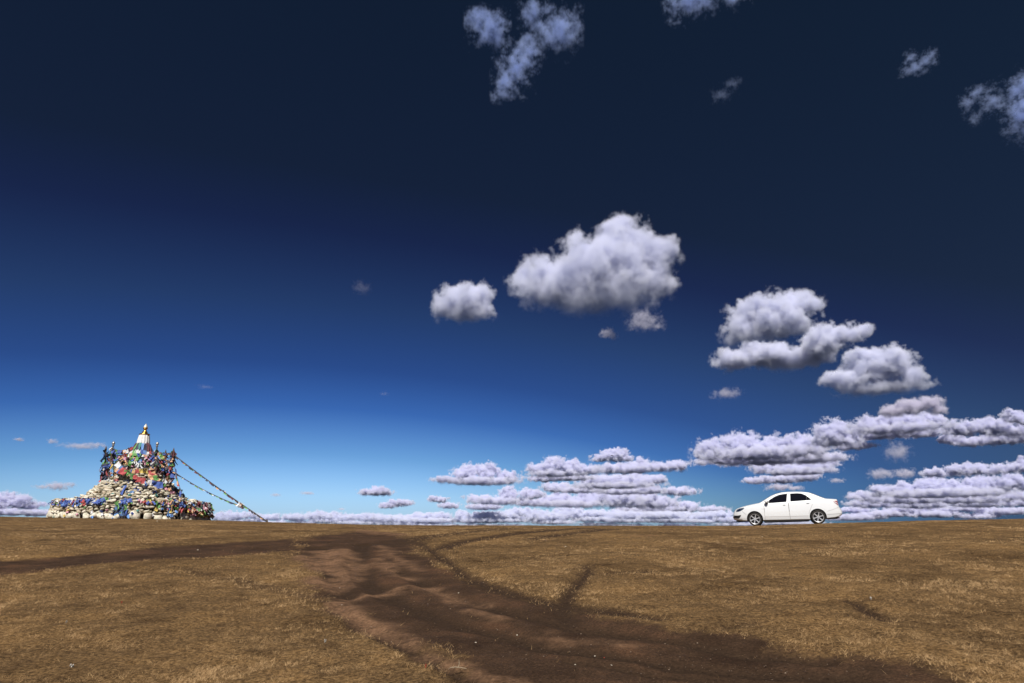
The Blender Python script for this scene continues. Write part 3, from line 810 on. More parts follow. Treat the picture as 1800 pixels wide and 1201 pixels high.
string('rear string of dark flags between the two half hidden poles', topof('e', .8), topof('f', .85), 0.2, 18, (.16, .26), DARK, 58)
string('low string of orange and green cloths sagging in front of the rope carrying pole', topof('c', .32), topof('d', .35), 0.5, 10, (.3, .46), ['red', 'orange', 'green', 'orange', 'maroon', 'green', 'white'], 59, mid=(0, -.25, 0))
string('draped string of large blue, red, green and white flags across the upper stones', P3(210, 812, OVY - 1.75), P3(290, 848, OVY - 2.0), 0.20, 11, (.30, .40), ['white', 'azure', 'red', 'green', 'green', 'red', 'white', 'red', 'azure', 'blue', 'blue'], 60, mid=(-.2, -.35, 0), swing=0.35)
string('string of rags sagging from the streamer laden ball capped pole to the stones', topof('a', .55), P3(222, 833, OVY - 1.5), 0.2, 9, (.3, .45), ['blue', 'white', 'azure', 'navy', 'orange'], 61, shape='scarf')
string('string of rags between the streamer laden pole and the short leaning pole', topof('b', .75), topof('a', .3), 0.15, 9, (.24, .36), ['blue', 'green', 'navy', 'maroon', 'white'], 62)
# the long ropes run down to a peg in the ground
_gx, _gy = to_ground(470, 918.5)
PEG = Vector((_gx, _gy, gz(_gx, _gy) + 0.05))
string('long upper flag rope running taut from the dark pole down to the ground', topof('d', .90), PEG, 0.08, 64, (.13, .20), ['orange', 'navy', 'green', 'navy', 'maroon', 'navy', 'maroon', 'navy', 'orange', 'green', 'red', 'navy'], 63, along=True, r=0.03)
string('lower flag rope sagging from halfway up the dark pole, tied to the upper rope', topof('d', .42), PEG.lerp(topof('d', .9), 0.2) - Vector((0, 0, .08)), 0.20, 48, (.11, .18), ['blue', 'green', 'orange', 'navy', 'navy', 'maroon', 'navy', 'green', 'white', 'navy'], 64, along=True, r=0.022)
_e = Vector((OVX, OVY, OVZ)) + cyl(radians(58), 4.6, Z1 + .3)
string('short steep flag string hanging from the dark pole to the heap of rags below', topof('d', .75), P3(320, 868, OVY - 2.4), 0.10, 12, (.14, .26), ['red', 'navy', 'green', 'blue', 'maroon', 'maroon', 'green', 'orange'], 65, along=True)
random.seed(70)
rt_ = empty('white_scarf_knot', PEG.lerp(topof('d', .9), 0.245)); tag(rt_, 'white scarf knotted round the long flag ropes near the ground', 'scarf')
for i in range(3): put_cloth('cloth', rt_, (random.uniform(-.1, .1), 0, random.uniform(-.1, .1)), (.30, .26), ['white', 'white', 'orange'][i], 'knot', (random.uniform(-1, 1), 0.5, random.uniform(-.5, .5)))
bm = bmesh.new(); lathe_bm(bm, [(0.022, -0.25), (0.026, 0.1), (0.034, 0.11), (0.03, 0.14)], 10)
pg = bm_obj('ground_peg', bm, M_WOOD, None, loc=PEG); pg.rotation_euler = (0, radians(-20), 0)
tag(pg, 'wooden peg in the grass that holds the foot of the long flag ropes', 'peg')
# ------------------------------------------------------------------ white saloon car
MPP = 4.6 / 1570
def cs_(x): return (x - 460) * MPP
def ch_(x, y): return (508 - y - (x - 460) * 0.0307) * MPP * 1.045
def cl_(x, y): return cs_(x - max(0, 200 - x) * 0.35 + 0.106 * (508 - y))      # undoes the lean of uprights off the picture's middle
def prof_px(L): return np.array([cl_(x, y) for x, y in L]), np.array([ch_(x, y) for x, y in L])
TOPX, TOPZ = prof_px([(140, 452), (146, 420), (155, 388), (170, 362), (190, 346), (240, 328), (330, 304), (430, 284), (520, 267), (550, 251), (580, 234), (640, 196), (700, 161), (770, 131), (850, 113), (950, 105), (1050, 104), (1150, 107),
                      (1250, 119), (1320, 145), (1400, 180), (1470, 208), (1500, 215), (1560, 217), (1635, 223), (1648, 243), (1655, 290), (1664, 330), (1690, 358), (1706, 388), (1712, 415)])
BOTX, BOTZ = prof_px([(140, 472), (150, 505), (165, 520), (240, 530), (345, 535), (590, 529), (900, 525), (1240, 519), (1500, 500), (1600, 490), (1680, 468), (1706, 440), (1712, 428)])
BELX, BELZ = prof_px([(140, 460), (155, 420), (175, 385), (200, 364), (240, 350), (330, 324), (430, 302), (520, 290), (660, 282), (950, 266), (1285, 244), (1400, 238), (1490, 235), (1640, 245), (1655, 300), (1664, 340), (1712, 420)])
WX = np.array([cl_(x, 440) for x in (140, 146, 156, 172, 200, 260, 345, 460, 600, 900, 1240, 1372, 1500, 1600, 1650, 1690, 1706, 1712)])
WW = np.array([.50, .56, .62, .67, .735, .80, .845, .865, .875, .88, .88, .875, .85, .80, .755, .68, .60, .50])
def section(s):
    zt = float(np.interp(s, TOPX, TOPZ)); zb = float(np.interp(s, BOTX, BOTZ)); w_ = float(np.interp(s, WX, WW))
    zs = min(float(np.interp(s, BELX, BELZ)), zt - 0.025)
    if zs < zb + 0.05: zs = zb + 0.05
    if zt < zs + 0.02: zt = zs + 0.02
    drop = min(0.05, (zt - zs) * 0.6)
    g = max(zt - drop - zs, 0.0)
    wt = max(w_ - 0.06 - g * 0.40, 0.25)
    hb = zs - zb
    P = [(0, zb), (w_ * 0.5, zb), (w_ - 0.10, zb), (w_ - 0.045, zb + min(.03, hb * .1)), (w_ - 0.02, zb + hb * .16), (w_ - 0.012, zb + hb * .22), (w_ - 0.004, zb + hb * .36), (w_, zb + hb * .52), (w_ - .003, zb + hb * .68),
         (w_ - .010, zb + hb * .82), (w_ - .018, zb + hb * .90), (w_ - .032, zb + hb * .97), (w_ - .052, zs)]
    for k in range(1, 8):
        f = k / 7; P.append((w_ - 0.056 + (wt - w_ + 0.056) * f + 0.018 * sin(pi * f), zs + g * f))
    for k in range(1, 9):
        f = k / 8; a_ = f * pi / 2
        P.append((wt * cos(a_) if k < 8 else 0.0, zt - drop + drop * sin(a_)))
    return P
def lat(s, h):
    P = section(s)
    zz = [p[1] for p in P[2:21]]; yy = [p[0] for p in P[2:21]]
    return float(np.interp(h, zz, yy))
WHEEL_R = 0.298
FRONT_S, REAR_S = 0.0, 912.4 * MPP

M_PAINT = mat('white_car_paint', (0.715, 0.725, 0.735), 0.32, spec=0.5, coat=0.6, var=0.02, scale=1.5)
M_GLASS = mat('tinted_glass', (0.006, 0.006, 0.010), 0.03, spec=0.3)
M_BLACK = mat('black_plastic', (0.012, 0.012, 0.013), 0.55, var=0.2, scale=12)
M_SEAM = mat('panel_gap', (0.30, 0.29, 0.28), 0.8)
M_TYRE = mat('tyre_rubber', (0.018, 0.016, 0.014), 0.85, var=0.35, scale=18, bump=0.3)
M_RIM = mat('alloy', (0.52, 0.52, 0.53), 0.35, metal=0.35, var=0.05)
M_LAMP = mat('lamp_glass', (0.035, 0.05, 0.085), 0.06, spec=0.6, coat=1.0)
M_CHROME = mat('chrome', (0.75, 0.76, 0.8), 0.12, metal=1.0)
M_RED = mat('red_lens', (0.22, 0.003, 0.006), 0.25, coat=0.2, spec=0.3)
M_CLEAR = mat('white_lens', (0.72, 0.70, 0.72), 0.1, coat=1.0)

car = empty('parked_car', (0, 0, 0))
tag(car, 'white four door saloon with dark windows parked side on along the grassy crest', 'car')
# shell
SS = np.unique(np.concatenate([np.linspace(max(TOPX[0], BOTX[0]), min(TOPX[-1], BOTX[-1]), 130), TOPX, BOTX, BELX, WX]))
SS = SS[(SS >= max(TOPX[0], BOTX[0])) & (SS <= min(TOPX[-1], BOTX[-1]))]
SS = SS[np.concatenate([[True], np.diff(SS) > 0.006])]
bm = bmesh.new(); rows = []
for s in SS:
    P = section(s)
    row = [(-y, z) for y, z in P] + [(y, z) for y, z in P[-2:0:-1]]
    rows.append([bm.verts.new((s, y, z)) for y, z in row])
n_ = len(rows[0])
for a_, b_ in zip(rows[:-1], rows[1:]):
    for i in range(n_): bm.faces.new((a_[i], a_[(i + 1) % n_], b_[(i + 1) % n_], b_[i]))
bm.faces.new(rows[0]); bm.faces.new(rows[-1][::-1])
body = bm_obj('body', bm, M_PAINT, car, smooth=True)
# wheel arches are cut out of the shell
cut_bm = bmesh.new()
for s0 in (FRONT_S, REAR_S):
    for sd_ in (-1, 1):
        M_ = Matrix.Translation((s0, sd_ * 0.82, 0.012)) @ Matrix.Rotation(pi / 2, 4, 'X')
        bmesh.ops.create_cone(cut_bm, cap_ends=True, segments=64, radius1=0.350, radius2=0.350, depth=0.62, matrix=M_)
cut_me = bpy.data.meshes.new('arch_cut'); cut_bm.to_mesh(cut_me); cut_bm.free()
cut = bpy.data.objects.new('arch_cut', cut_me); COL.objects.link(cut)
bo = body.modifiers.new('arches', 'BOOLEAN'); bo.operation = 'DIFFERENCE'; bo.object = cut; bo.solver = 'EXACT'
bpy.context.view_layer.update()
dg = bpy.context.evaluated_depsgraph_get()
me2 = bpy.data.meshes.new_from_object(body.evaluated_get(dg))
body.modifiers.clear(); body.data = me2
bpy.data.objects.remove(cut)
me2.materials.clear(); me2.materials.append(M_PAINT); me2.materials.append(M_BLACK)
_mi = np.zeros(len(me2.polygons), np.int32)
for i, p in enumerate(me2.polygons):
    c = p.center
    for s0 in (FRONT_S, REAR_S):
        if hypot(c[0] - s0, c[2] - 0.012) < 0.3505 and abs(c[1]) < 0.875 and (abs(p.normal[1]) > 0.9 and abs(c[1]) < 0.6 or abs(p.normal[1]) < 0.2): _mi[i] = 1
me2.polygons.foreach_set('material_index', _mi)
try: me2.set_sharp_from_angle(angle=radians(38))
except Exception: pass

def patch(name, poly, off, m, parent, side=-1, cuts=3, px=True, thick=0.0):
    """a panel of the car's flank: outline in the side view, laid on the shell and standing a little proud of it"""
    bm = bmesh.new()
    pts = [(cl_(x, y), ch_(x, y)) for x, y in poly] if px else poly
    f = bm.faces.new([bm.verts.new((a_, 0, b_)) for a_, b_ in pts])
    bmesh.ops.triangulate(bm, faces=[f])
    xs_ = [p[0] for p in pts]; zs_ = [p[1] for p in pts]; st = 0.05 if max(xs_) - min(xs_) > 0.4 else 0.025
    for ax, lo__, hi__ in ((0, min(xs_), max(xs_)), (2, min(zs_), max(zs_))):
        q = lo__ + st
        while q < hi__ - 1e-4:
            co_ = (q, 0, 0) if ax == 0 else (0, 0, q); no_ = (1, 0, 0) if ax == 0 else (0, 0, 1)
            bmesh.ops.bisect_plane(bm, geom=bm.verts[:] + bm.edges[:] + bm.faces[:], plane_co=co_, plane_no=no_, dist=1e-5)
            q += st
    bmesh.ops.remove_doubles(bm, verts=bm.verts[:], dist=1e-5)
    for v in bm.verts: v.co.y = side * (lat(v.co.x, v.co.z) + off)
    o = bm_obj(name, bm, m, parent, smooth=True)
    return o
def strip(name, pts, half, off, m, parent, side=-1):
    P = []
    for (x0, y0), (x1, y1) in zip(pts[:-1], pts[1:]):
        for k in range(8): P.append((x0 + (x1 - x0) * k / 8, y0 + (y1 - y0) * k / 8))
    P.append(pts[-1])
    bm = bmesh.new(); prev = None
    for i, (x, y) in enumerate(P):
        xa, ya = P[max(0, i - 1)]; xb, yb = P[min(len(P) - 1, i + 1)]
        dx, dy = xb - xa, yb - ya; l_ = hypot(dx, dy); nx_, ny_ = -dy / l_ * half, dx / l_ * half
        row = []
        for sg in (-1, 1):
            a_, b_ = cl_(x + nx_ * sg, y + ny_ * sg), ch_(x + nx_ * sg, y + ny_ * sg)
            row.append(bm.verts.new((a_, side * (lat(a_, b_) + off), b_)))
        if prev: bm.faces.new((prev[0], prev[1], row[1], row[0]))
        prev = row
    return bm_obj(name, bm, m, parent)
FD = [(600, 392), (592, 330), (600, 290), (662, 283), (664, 236), (700, 213), (760, 176), (820, 152), (880, 142), (940, 135), (952, 135), (946, 200), (944, 266), (950, 300), (958, 400), (974, 500), (974, 512), (612, 518)]
RD = [(956, 135), (978, 135), (1080, 132), (1150, 138), (1205, 161), (1250, 195), (1292, 238), (1296, 300), (1270, 352), (1252, 396), (1238, 440), (1236, 508), (978, 511), (978, 500), (962, 400), (954, 300), (948, 266), (950, 200)]
FWIN = [(666, 277), (668, 240), (700, 217), (760, 181), (820, 157), (880, 147), (938, 140), (934, 180), (924, 262)]
RWIN = [(982, 257), (980, 141), (1080, 137), (1146, 143), (1200, 167), (1240, 197), (1280, 237)]
for sd_ in (-1, 1):
    for nm, dpoly, wpoly, hx in (('front', FD, FWIN, (868, 917, 304)), ('rear', RD, RWIN, (1205, 1254, 283))):
        d_ = patch('door', dpoly, 0.0055, M_PAINT, car, sd_, 3)
        patch('window', wpoly, 0.013, M_GLASS, d_, sd_, 3)
        # handle: a small rounded bar standing out of the door
        bm = bmesh.new(); x0, x1, yy_ = hx
        a0, a1, hz = cl_(x0, yy_), cl_(x1, yy_), ch_(x0, yy_)
        prev = None
        for k in range(9):
            t_ = k / 8; s = a0 + (a1 - a0) * t_
            th = 0.014 * (0.45 + 0.55 * sin(pi * t_)); o_ = lat(s, hz) + 0.008 + 0.028 * min(1, 4 * t_, 4 * (1 - t_))
            row = [bm.verts.new((s, sd_ * (o_ - 0.02), hz - th)), bm.verts.new((s, sd_ * o_, hz - th * .6)), bm.verts.new((s, sd_ * o_, hz + th * .6)), bm.verts.new((s, sd_ * (o_ - 0.02), hz + th))]
            if prev:
                for q in range(4): bm.faces.new((prev[q], prev[(q + 1) % 4], row[(q + 1) % 4], row[q]))
            prev = row
        bm_obj('door_handle', bm, M_PAINT, d_)
        patch('handle_recess', [(x0 + 4, yy_ + 5), (x0 + 10, yy_ + 9), (x1 - 12, yy_ + 9), (x1 - 6, yy_ + 5)], 0.0075, M_SEAM, d_, sd_, 1)
        if nm == 'rear': strip('quarter_bar', [(1214, 172), (1214, 243)], 3.0, 0.0155, M_BLACK, d_, sd_)
        strip('rubbing_strip', [(612, 474), (966, 470)] if nm == 'front' else [(972, 470), (1236, 463)], 3.2, 0.0085, mat('strip_grey', (0.52, 0.51, 0.49), 0.6), d_, sd_)
    for seam in ([(612, 518), (600, 392), (592, 330), (598, 294)], [(947, 268), (952, 300), (960, 400), (976, 508)], [(1296, 296), (1270, 352), (1252, 396), (1240, 436)]):
        strip('door_gap', seam, 1.7, 0.0085, M_SEAM, body, sd_)
    patch('headlight', [(183, 402), (184, 380), (200, 362), (222, 353), (262, 346), (303, 343), (292, 360), (262, 380), (225, 396)], 0.008, M_LAMP, car, sd_, 3)
    hl = car.children[-1]
    patch('lamp_reflector', [(200, 388), (206, 372), (228, 364), (240, 372), (232, 384)], 0.012, M_CHROME, hl, sd_, 2)
    patch('tail_light', [(1584, 258), (1612, 252), (1647, 252), (1654, 290), (1659, 322), (1636, 306), (1606, 282)], 0.008, M_RED, car, sd_, 3)
    tl = car.children[-1]
    patch('white_lens', [(1588, 262), (1606, 259), (1648, 287), (1651, 297), (1622, 284)], 0.012, M_CLEAR, tl, sd_, 2)
    patch('air_intake', [(152, 488), (154, 452), (196, 455), (252, 448), (240, 474), (222, 496), (180, 496)], 0.007, M_BLACK, car, sd_, 3)
    fl = car.children[-1]
    # wing repeater and sill
    patch('wing_repeater', [(555, 356), (560, 352), (582, 352), (586, 357), (580, 362), (560, 362)], 0.007, M_CLEAR, body, sd_, 1)
    strip('bumper_gap', [(330, 440), (300, 420), (268, 392)], 1.6, 0.005, M_SEAM, body, sd_)
    strip('bumper_gap', [(1495, 445), (1600, 438), (1700, 428)], 1.6, 0.005, M_SEAM, body, sd_)
    strip('bumper_gap', [(1500, 400), (1590, 372), (1655, 345)], 1.4, 0.005, M_SEAM, body, sd_)
    # mirror
    mi_ = empty('side_mirror'); mi_.parent = car
    s_, h_ = cl_(628, 262), ch_(628, 262)
    bm = bmesh.new(); bmesh.ops.create_uvsphere(bm, u_segments=20, v_segments=12, radius=1)
    for v in bm.verts:
        x, y, z = v.co; x = x if x < 0 else x * 0.45
        v.co = (s_ + x * 0.10 + 0.03, sd_ * (lat(s_, h_) + 0.15 + y * sd_ * 0.10), h_ + 0.015 + z * 0.068)
    bm_obj('mirror_shell', bm, M_PAINT, mi_, smooth=True)
    bm = bmesh.new(); bmesh.ops.create_cube(bm, size=1)
    for v in bm.verts: v.co = (s_ + 0.02 + v.co.x * 0.10, sd_ * (lat(s_, h_) + 0.05 + v.co.y * sd_ * 0.17), h_ - 0.065 + v.co.z * 0.05)
    bmesh.ops.bevel(bm, geom=bm.edges[:], offset=0.012, segments=2, affect='EDGES')
    bm_obj('mirror_arm', bm, M_BLACK, mi_)
    patch('mirror_base', [(600, 286), (662, 284), (664, 244), (650, 246)], 0.012, M_BLACK, mi_, sd_, 2)
# front grille, windscreen, rear window, underbody
def crown_patch(name, x0, x1, inset0, inset1, off, m, parent, n=16):
    bm = bmesh.new(); rows = []
    for k in range(n + 1):
        t_ = k / n; s = cs_(x0 + (x1 - x0) * t_); P = section(s)
        wt = P[19][0] - (inset0 + (inset1 - inset0) * t_)
        top = P[19:]; yy = [p[0] for p in top][::-1]; zz = [p[1] for p in top][::-1]
        e = 0.01; dz = float(np.interp(s + e, TOPX, TOPZ) - np.interp(s - e, TOPX, TOPZ)) / (2 * e); l_ = hypot(1, dz)
        rows.append([bm.verts.new((s - dz / l_ * off, q, float(np.interp(abs(q), yy, zz)) + off / l_)) for q in np.linspace(-wt, wt, 15)])
    for a_, b_ in zip(rows[:-1], rows[1:]):
        for i in range(14): bm.faces.new((a_[i], a_[i + 1], b_[i + 1], b_[i]))
    return bm_obj(name, bm, m, parent, smooth=True)
crown_patch('windscreen', 553, 888, 0.05, 0.05, 0.008, M_GLASS, car)
crown_patch('rear_window', 1297, 1517, 0.03, 0.05, 0.012, M_GLASS, car)
bm = bmesh.new()
for (z0, z1, hw, x_) in ((ch_(152, 408), ch_(152, 372), 0.50, 0), (ch_(146, 480), ch_(146, 440), 0.46, 1)):
    n = 18; rowsg = []
    for j in range(5):
        z = z0 + (z1 - z0) * j / 4; row = []
        for i in range(n + 1):
            y = -hw + 2 * hw * i / n
            # nose surface: smallest s whose section contains (y, z)
            s_lo = float(SS[0])
            for s in np.linspace(float(SS[0]), cs_(270), 90):
                P = section(s)
                if P[0][1] <= z <= P[-1][1] and abs(y) <= float(np.interp(z, [p[1] for p in P[2:]], [p[0] for p in P[2:]])): s_lo = s; break
            row.append(bm.verts.new((s_lo - 0.008, y, z)))
        rowsg.append(row)
    for a_, b_ in zip(rowsg[:-1], rowsg[1:]):
        for i in range(n): bm.faces.new((a_[i], a_[i + 1], b_[i + 1], b_[i]))
gr = bm_obj('grille', bm, M_BLACK, car)
bm = bmesh.new(); bmesh.ops.create_cube(bm, size=1)
x0, x1 = cs_(585), cs_(1245)
for v in bm.verts: v.co = ((x0 + x1) / 2 + v.co.x * (x1 - x0), v.co.y * 1.60, ch_(900, 533) + v.co.z * 0.075)
bmesh.ops.bevel(bm, geom=bm.edges[:], offset=0.02, segments=2, affect='EDGES')
bm_obj('underbody', bm, M_BLACK, car)
for (xa, xb, ya, wd) in ((170, 345, 532, 1.3), (1500, 1660, 492, 1.3)):
    bm = bmesh.new(); bmesh.ops.create_cube(bm, size=1)
    a_, b_ = cs_(xa), cs_(xb)
    for v in bm.verts: v.co = ((a_ + b_) / 2 + v.co.x * (b_ - a_), v.co.y * wd, ch_((xa + xb) / 2, ya) - 0.002 + v.co.z * 0.05)
    bmesh.ops.bevel(bm, geom=bm.edges[:], offset=0.015, segments=2, affect='EDGES')
    bm_obj('bumper_lip', bm, M_BLACK, car)
bm = bmesh.new(); bmesh.ops.create_cone(bm, cap_ends=True, segments=14, radius1=0.03, radius2=0.03, depth=0.2, matrix=Matrix.Translation((cs_(1640), -0.45, ch_(1640, 488))) @ Matrix.Rotation(pi / 2, 4, 'Y'))
bm_obj('exhaust_pipe', bm, M_CHROME, car)

def lathe_y(bm, prof_, seg=48):
    """turned about the y axis: profile of (radius, y)"""
    rows = [[bm.verts.new((r_ * cos(2 * pi * i / seg), y_, r_ * sin(2 * pi * i / seg))) for i in range(seg)] for r_, y_ in prof_]
    for a_, b_ in zip(rows, rows[1:] + rows[:1]):
        for i in range(seg): bm.faces.new((a_[i], a_[(i + 1) % seg], b_[(i + 1) % seg], b_[i]))
def tyre_bm():
    bm = bmesh.new(); R = WHEEL_R
    lathe_y(bm, [(.218, -.085), (.228, -.100), (.258, -.106), (.284, -.100), (R - .003, -.085), (R, -.05), (R, .05), (R - .003, .085), (.284, .100), (.258, .106), (.228, .100), (.218, .085)])
    return bm
def rim_bm():
    bm = bmesh.new()
    lathe_y(bm, [(.206, -.088), (.222, -.094), (.224, -.07), (.222, .08), (.206, .085), (.200, 0.0)])
    lathe_y(bm, [(.012, -.074), (.045, -.074), (.052, -.060), (.052, -.030), (.012, -.030)], 24)
    for k in range(6):
        a_ = 2 * pi * k / 6 + 0.28; c, s = cos(a_), sin(a_)
        pr = [(.040, .026, -.070), (.10, .021, -.074), (.16, .023, -.080), (.208, .036, -.086)]
        prev = None
        for r_, hw, y in pr:
            row = [bm.verts.new((c * r_ - s * q * hw, yy, s * r_ + c * q * hw)) for q, yy in ((-1, y + .012), (-.7, y), (.7, y), (1, y + .012), (1, y + .045), (-1, y + .045))]
            if prev:
                for q in range(6): bm.faces.new((prev[q], prev[(q + 1) % 6], row[(q + 1) % 6], row[q]))
            else: bm.faces.new(row[::-1])
            prev = row
        bm.faces.new(prev)
    return bm
wheel0 = None
for s0 in (FRONT_S, REAR_S):
    for sd_ in (-1, 1):
        wh = empty('wheel'); wh.parent = car; wh.location = (s0, sd_ * 0.765, 0); wh.rotation_euler = (0, 0, 0 if sd_ < 0 else pi)
        if wheel0 is None:
            wheel0 = wh
            bm_obj('tyre', tyre_bm(), M_TYRE, wh, smooth=True)
            bm_obj('rim', rim_bm(), M_RIM, wh)
            bm = bmesh.new(); lathe_y(bm, [(.001, -.01), (.15, -.012), (.15, .01), (.001, .01)], 36)
            bm_obj('brake_disc', bm, mat('brake_iron', (0.045, 0.042, 0.04), 0.6, metal=0.5), wh)
            bm = bmesh.new(); lathe_y(bm, [(.001, .03), (.215, .03), (.215, .05), (.001, .05)], 36)
            bm_obj('wheel_back', bm, M_BLACK, wh)
        else:
            for ch in list(wheel0.children):
                c = ch.copy(); COL.objects.link(c); c.parent = wh
# place it: wheels on the crest, flank square to the line of sight
uc, vc = 1382.0, 910.5
aa, tt = ray(uc, vc); th_ = atan2(aa, 1.0)
e_ = Vector((cos(th_), -sin(th_), 0)); back = Vector((sin(th_), cos(th_), 0))
def proj_u(p):
    f = p.y * cos(PITCH) + (p.z - EYE) * sin(PITCH)
    return 900 + 1200 * p.x / f
lo_, hi_ = 20.0, 45.0
for _ in range(40):
    R_ = (lo_ + hi_) / 2
    C_ = Vector((sin(th_), cos(th_), 0)) * R_; C_.z = EYE + tt * C_.y
    du = proj_u(C_ + e_ * (REAR_S / 2)) - proj_u(C_ - e_ * (REAR_S / 2))
    if du > 111.5: lo_ = R_
    else: hi_ = R_
C_ = C_ + back * 0.80        # the near wheels' plane -> the car's middle plane
F_ = C_ - e_ * (REAR_S / 2); B_ = C_ + e_ * (REAR_S / 2)
zf = max(gz(F_.x, F_.y), gz(*(F_ - back * .8).xy)) ; zr = max(gz(B_.x, B_.y), gz(*(B_ - back * .8).xy))
car.location = (F_.x, F_.y, zf + WHEEL_R - 0.012)
car.rotation_euler = (0, -atan2(zr - zf, REAR_S), -th_)
print('car', car.location[:], R_, zf, zr)
# ------------------------------------------------------------------ small things on the ground
M_PEBBLE = mat('pebble', (0.40, 0.35, 0.28), 0.85, var=0.3, scale=30)
M_PAPER = mat('paper_scrap', (0.55, 0.53, 0.49), 0.8, var=0.1)
M_REDP = mat('red_plastic', (0.45, 0.05, 0.03), 0.5, var=0.1)
M_TWIG = mat('dead_twig', (0.26, 0.20, 0.13), 0.9, var=0.3, scale=50)
_rs = np.random.default_rng(5)
def ground_pt(u, v, dz=0.0):
    x, y = to_ground(u, v); return Vector((x, y, gz(x, y) + dz))
def pebble(u, v, size, label, m=M_PEBBLE, group=None):
    v_ = stone_np(_rs, size, size * 0.8, size * 0.6)
    o = obj('pebble', mesh_np('pebble', v_, ICO_F), m, None, ground_pt(u, v, size * 0.15)); tag(o, label, 'stone', group)
    return o
def scrap(u, v, w_, h_, label, m=M_PAPER, az=0.0):
    bm = bmesh.new(); nx_ = 6; rows = []
    for j in range(5):
        rows.append([bm.verts.new(((i / nx_ - .5) * w_, (j / 4 - .5) * h_, 0.012 + 0.02 * sin(i * 1.7 + j) * sin(j * 1.3 + 1))) for i in range(nx_ + 1)])
    for a_, b_ in zip(rows[:-1], rows[1:]):
        for i in range(nx_): bm.faces.new((a_[i], a_[i + 1], b_[i + 1], b_[i]))
    o = bm_obj('paper_scrap', bm, m, None, ground_pt(u, v, 0.015), smooth=True); o.rotation_euler = (0.15, 0.1, az)
    tag(o, label, 'litter'); return o
scrap(116, 1098, 0.011, 0.015, 'small crumpled white scrap of paper alone in the grass below the cairn')
scrap(125, 1177, 0.029, 0.021, 'torn pale scrap of paper in the dry grass close to the camera', az=0.4)
scrap(571, 1132, 0.021, 0.015, 'white scrap of paper beside the edge of the dirt track', az=0.2)
scrap(1531, 1056, 0.015, 0.017, 'white scrap of paper next to the dark scrape in the grass below the car')
scrap(213, 1063, 0.017, 0.011, 'small red scrap of plastic in the grass below the cairn', M_REDP, 0.5)
scrap(748, 1177, 0.015, 0.010, 'red scrap of plastic at the edge of the dirt track', M_REDP)
pebble(276, 917, 0.079, 'pale stone lying in the grass in front of the cairn wall')
pebble(128, 912, 0.058, 'small pale stone at the foot of the cairn wall')
pebble(601, 1064, 0.018, 'pale pebble on the sandy patch of the dirt track')
pebble(597, 1034, 0.018, 'pale pebble above the sandy patch on the dirt track')
pebble(836, 1130, 0.020, 'pale pebble on the flat sheet of bare soil')
pebble(909, 1117, 0.020, 'bright pebble on the dark bare soil below the skid mark')
pebble(1046, 1154, 0.016, 'pale pebble on the bare soil near the lower edge')
pebble(1062, 1157, 0.014, 'reddish pebble on the bare soil near the lower edge', M_REDP)
pebble(1075, 1170, 0.016, 'bright pebble nearest the lower edge of the bare soil')
pebble(1011, 1169, 0.014, 'grey pebble on the bare soil near the twig')
pebble(994, 961, 0.036, 'pale stone in the grass of the far slope')
pebble(1340, 944, 0.036, 'pale stone in the grass below the car')
pebble(806, 1043, 0.022, 'pale pebble beside the sandy ridge of the track')
pebble(348, 967, 0.043, 'pale stone at the edge of the side track')
# dead twig standing in the track
_b = ground_pt(804, 1177)
tw = empty('dead_twig', _b); tag(tw, 'pale dry twig lying on the dirt track with one end standing up', 'twig')
obj('stem', tube_mesh('stem', [(-.06, 0, .012), (-.02, 0.01, .016), (.03, 0, .014), (.075, -.01, .008)], [.004, .005, .004, .002], 6), M_TWIG, tw)
obj('branch', tube_mesh('branch', [(.005, 0, .012), (.014, .005, .04), (.010, .004, .075)], [.004, .003, .0015], 6), M_TWIG, tw)
obj('branch', tube_mesh('branch', [(-.03, 0, .012), (-.055, -.03, .018), (-.07, -.05, .01)], [.003, .0025, .0015], 6), M_TWIG, tw)
# loose gravel on the bare soil
def build_gravel():
    N = 14000
    y = 4.8 * np.exp(_rs.random(N) * np.log(30 / 4.8)); x = (_rs.random(N) * 2 - 1) * 0.8 * y
    d, r_, s_ = ground_attrs(x, y)
    k = _rs.random(N) < d * 0.9; x, y = x[k], y[k]; z = ground_h(x, y) - 0.045
    n = len(x); base = np.array([[1, 0, 0], [0, 1, 0], [-1, 0, 0], [0, -1, 0], [0, 0, 1.0], [0, 0, -1]], float)
    tri = np.array([[0, 1, 4], [1, 2, 4], [2, 3, 4], [3, 0, 4], [1, 0, 5], [2, 1, 5], [3, 2, 5], [0, 3, 5]])
    sz = 0.0025 + 0.007 * _rs.random(n) ** 4
    V = base[None] * (0.6 + 0.8 * _rs.random((n, 6, 1))) * sz[:, None, None] * np.array([1.2, 1, 0.7])
    V += np.column_stack([x, y, z])[:, None]
    return mesh_np('gravel', V.reshape(-1, 3), (tri[None] + (np.arange(n) * 6)[:, None, None]).reshape(-1, 3))
gv = obj('gravel', build_gravel(), None)
gmat = bpy.data.materials.new('gravel'); gmat.use_nodes = True
_t = gmat.node_tree; _g = _t.nodes.new('ShaderNodeNewGeometry'); _r = _t.nodes.new('ShaderNodeValToRGB')
_r.color_ramp.elements[0].color = (0.05, 0.03, 0.02, 1); _r.color_ramp.elements[1].color = (0.30, 0.22, 0.16, 1)
_q = _r.color_ramp.elements.new(0.8); _q.color = (0.13, 0.085, 0.055, 1)
_t.links.new(_g.outputs['Random Per Island'], _r.inputs[0]); _t.links.new(_r.outputs[0], _t.nodes['Principled BSDF'].inputs['Base Color'])
_t.nodes['Principled BSDF'].inputs['Roughness'].default_value = 0.9
gv.data.materials.append(gmat)
tag(gv, 'loose gravel scattered over the bare soil of the dirt track', 'gravel', kind='stuff')
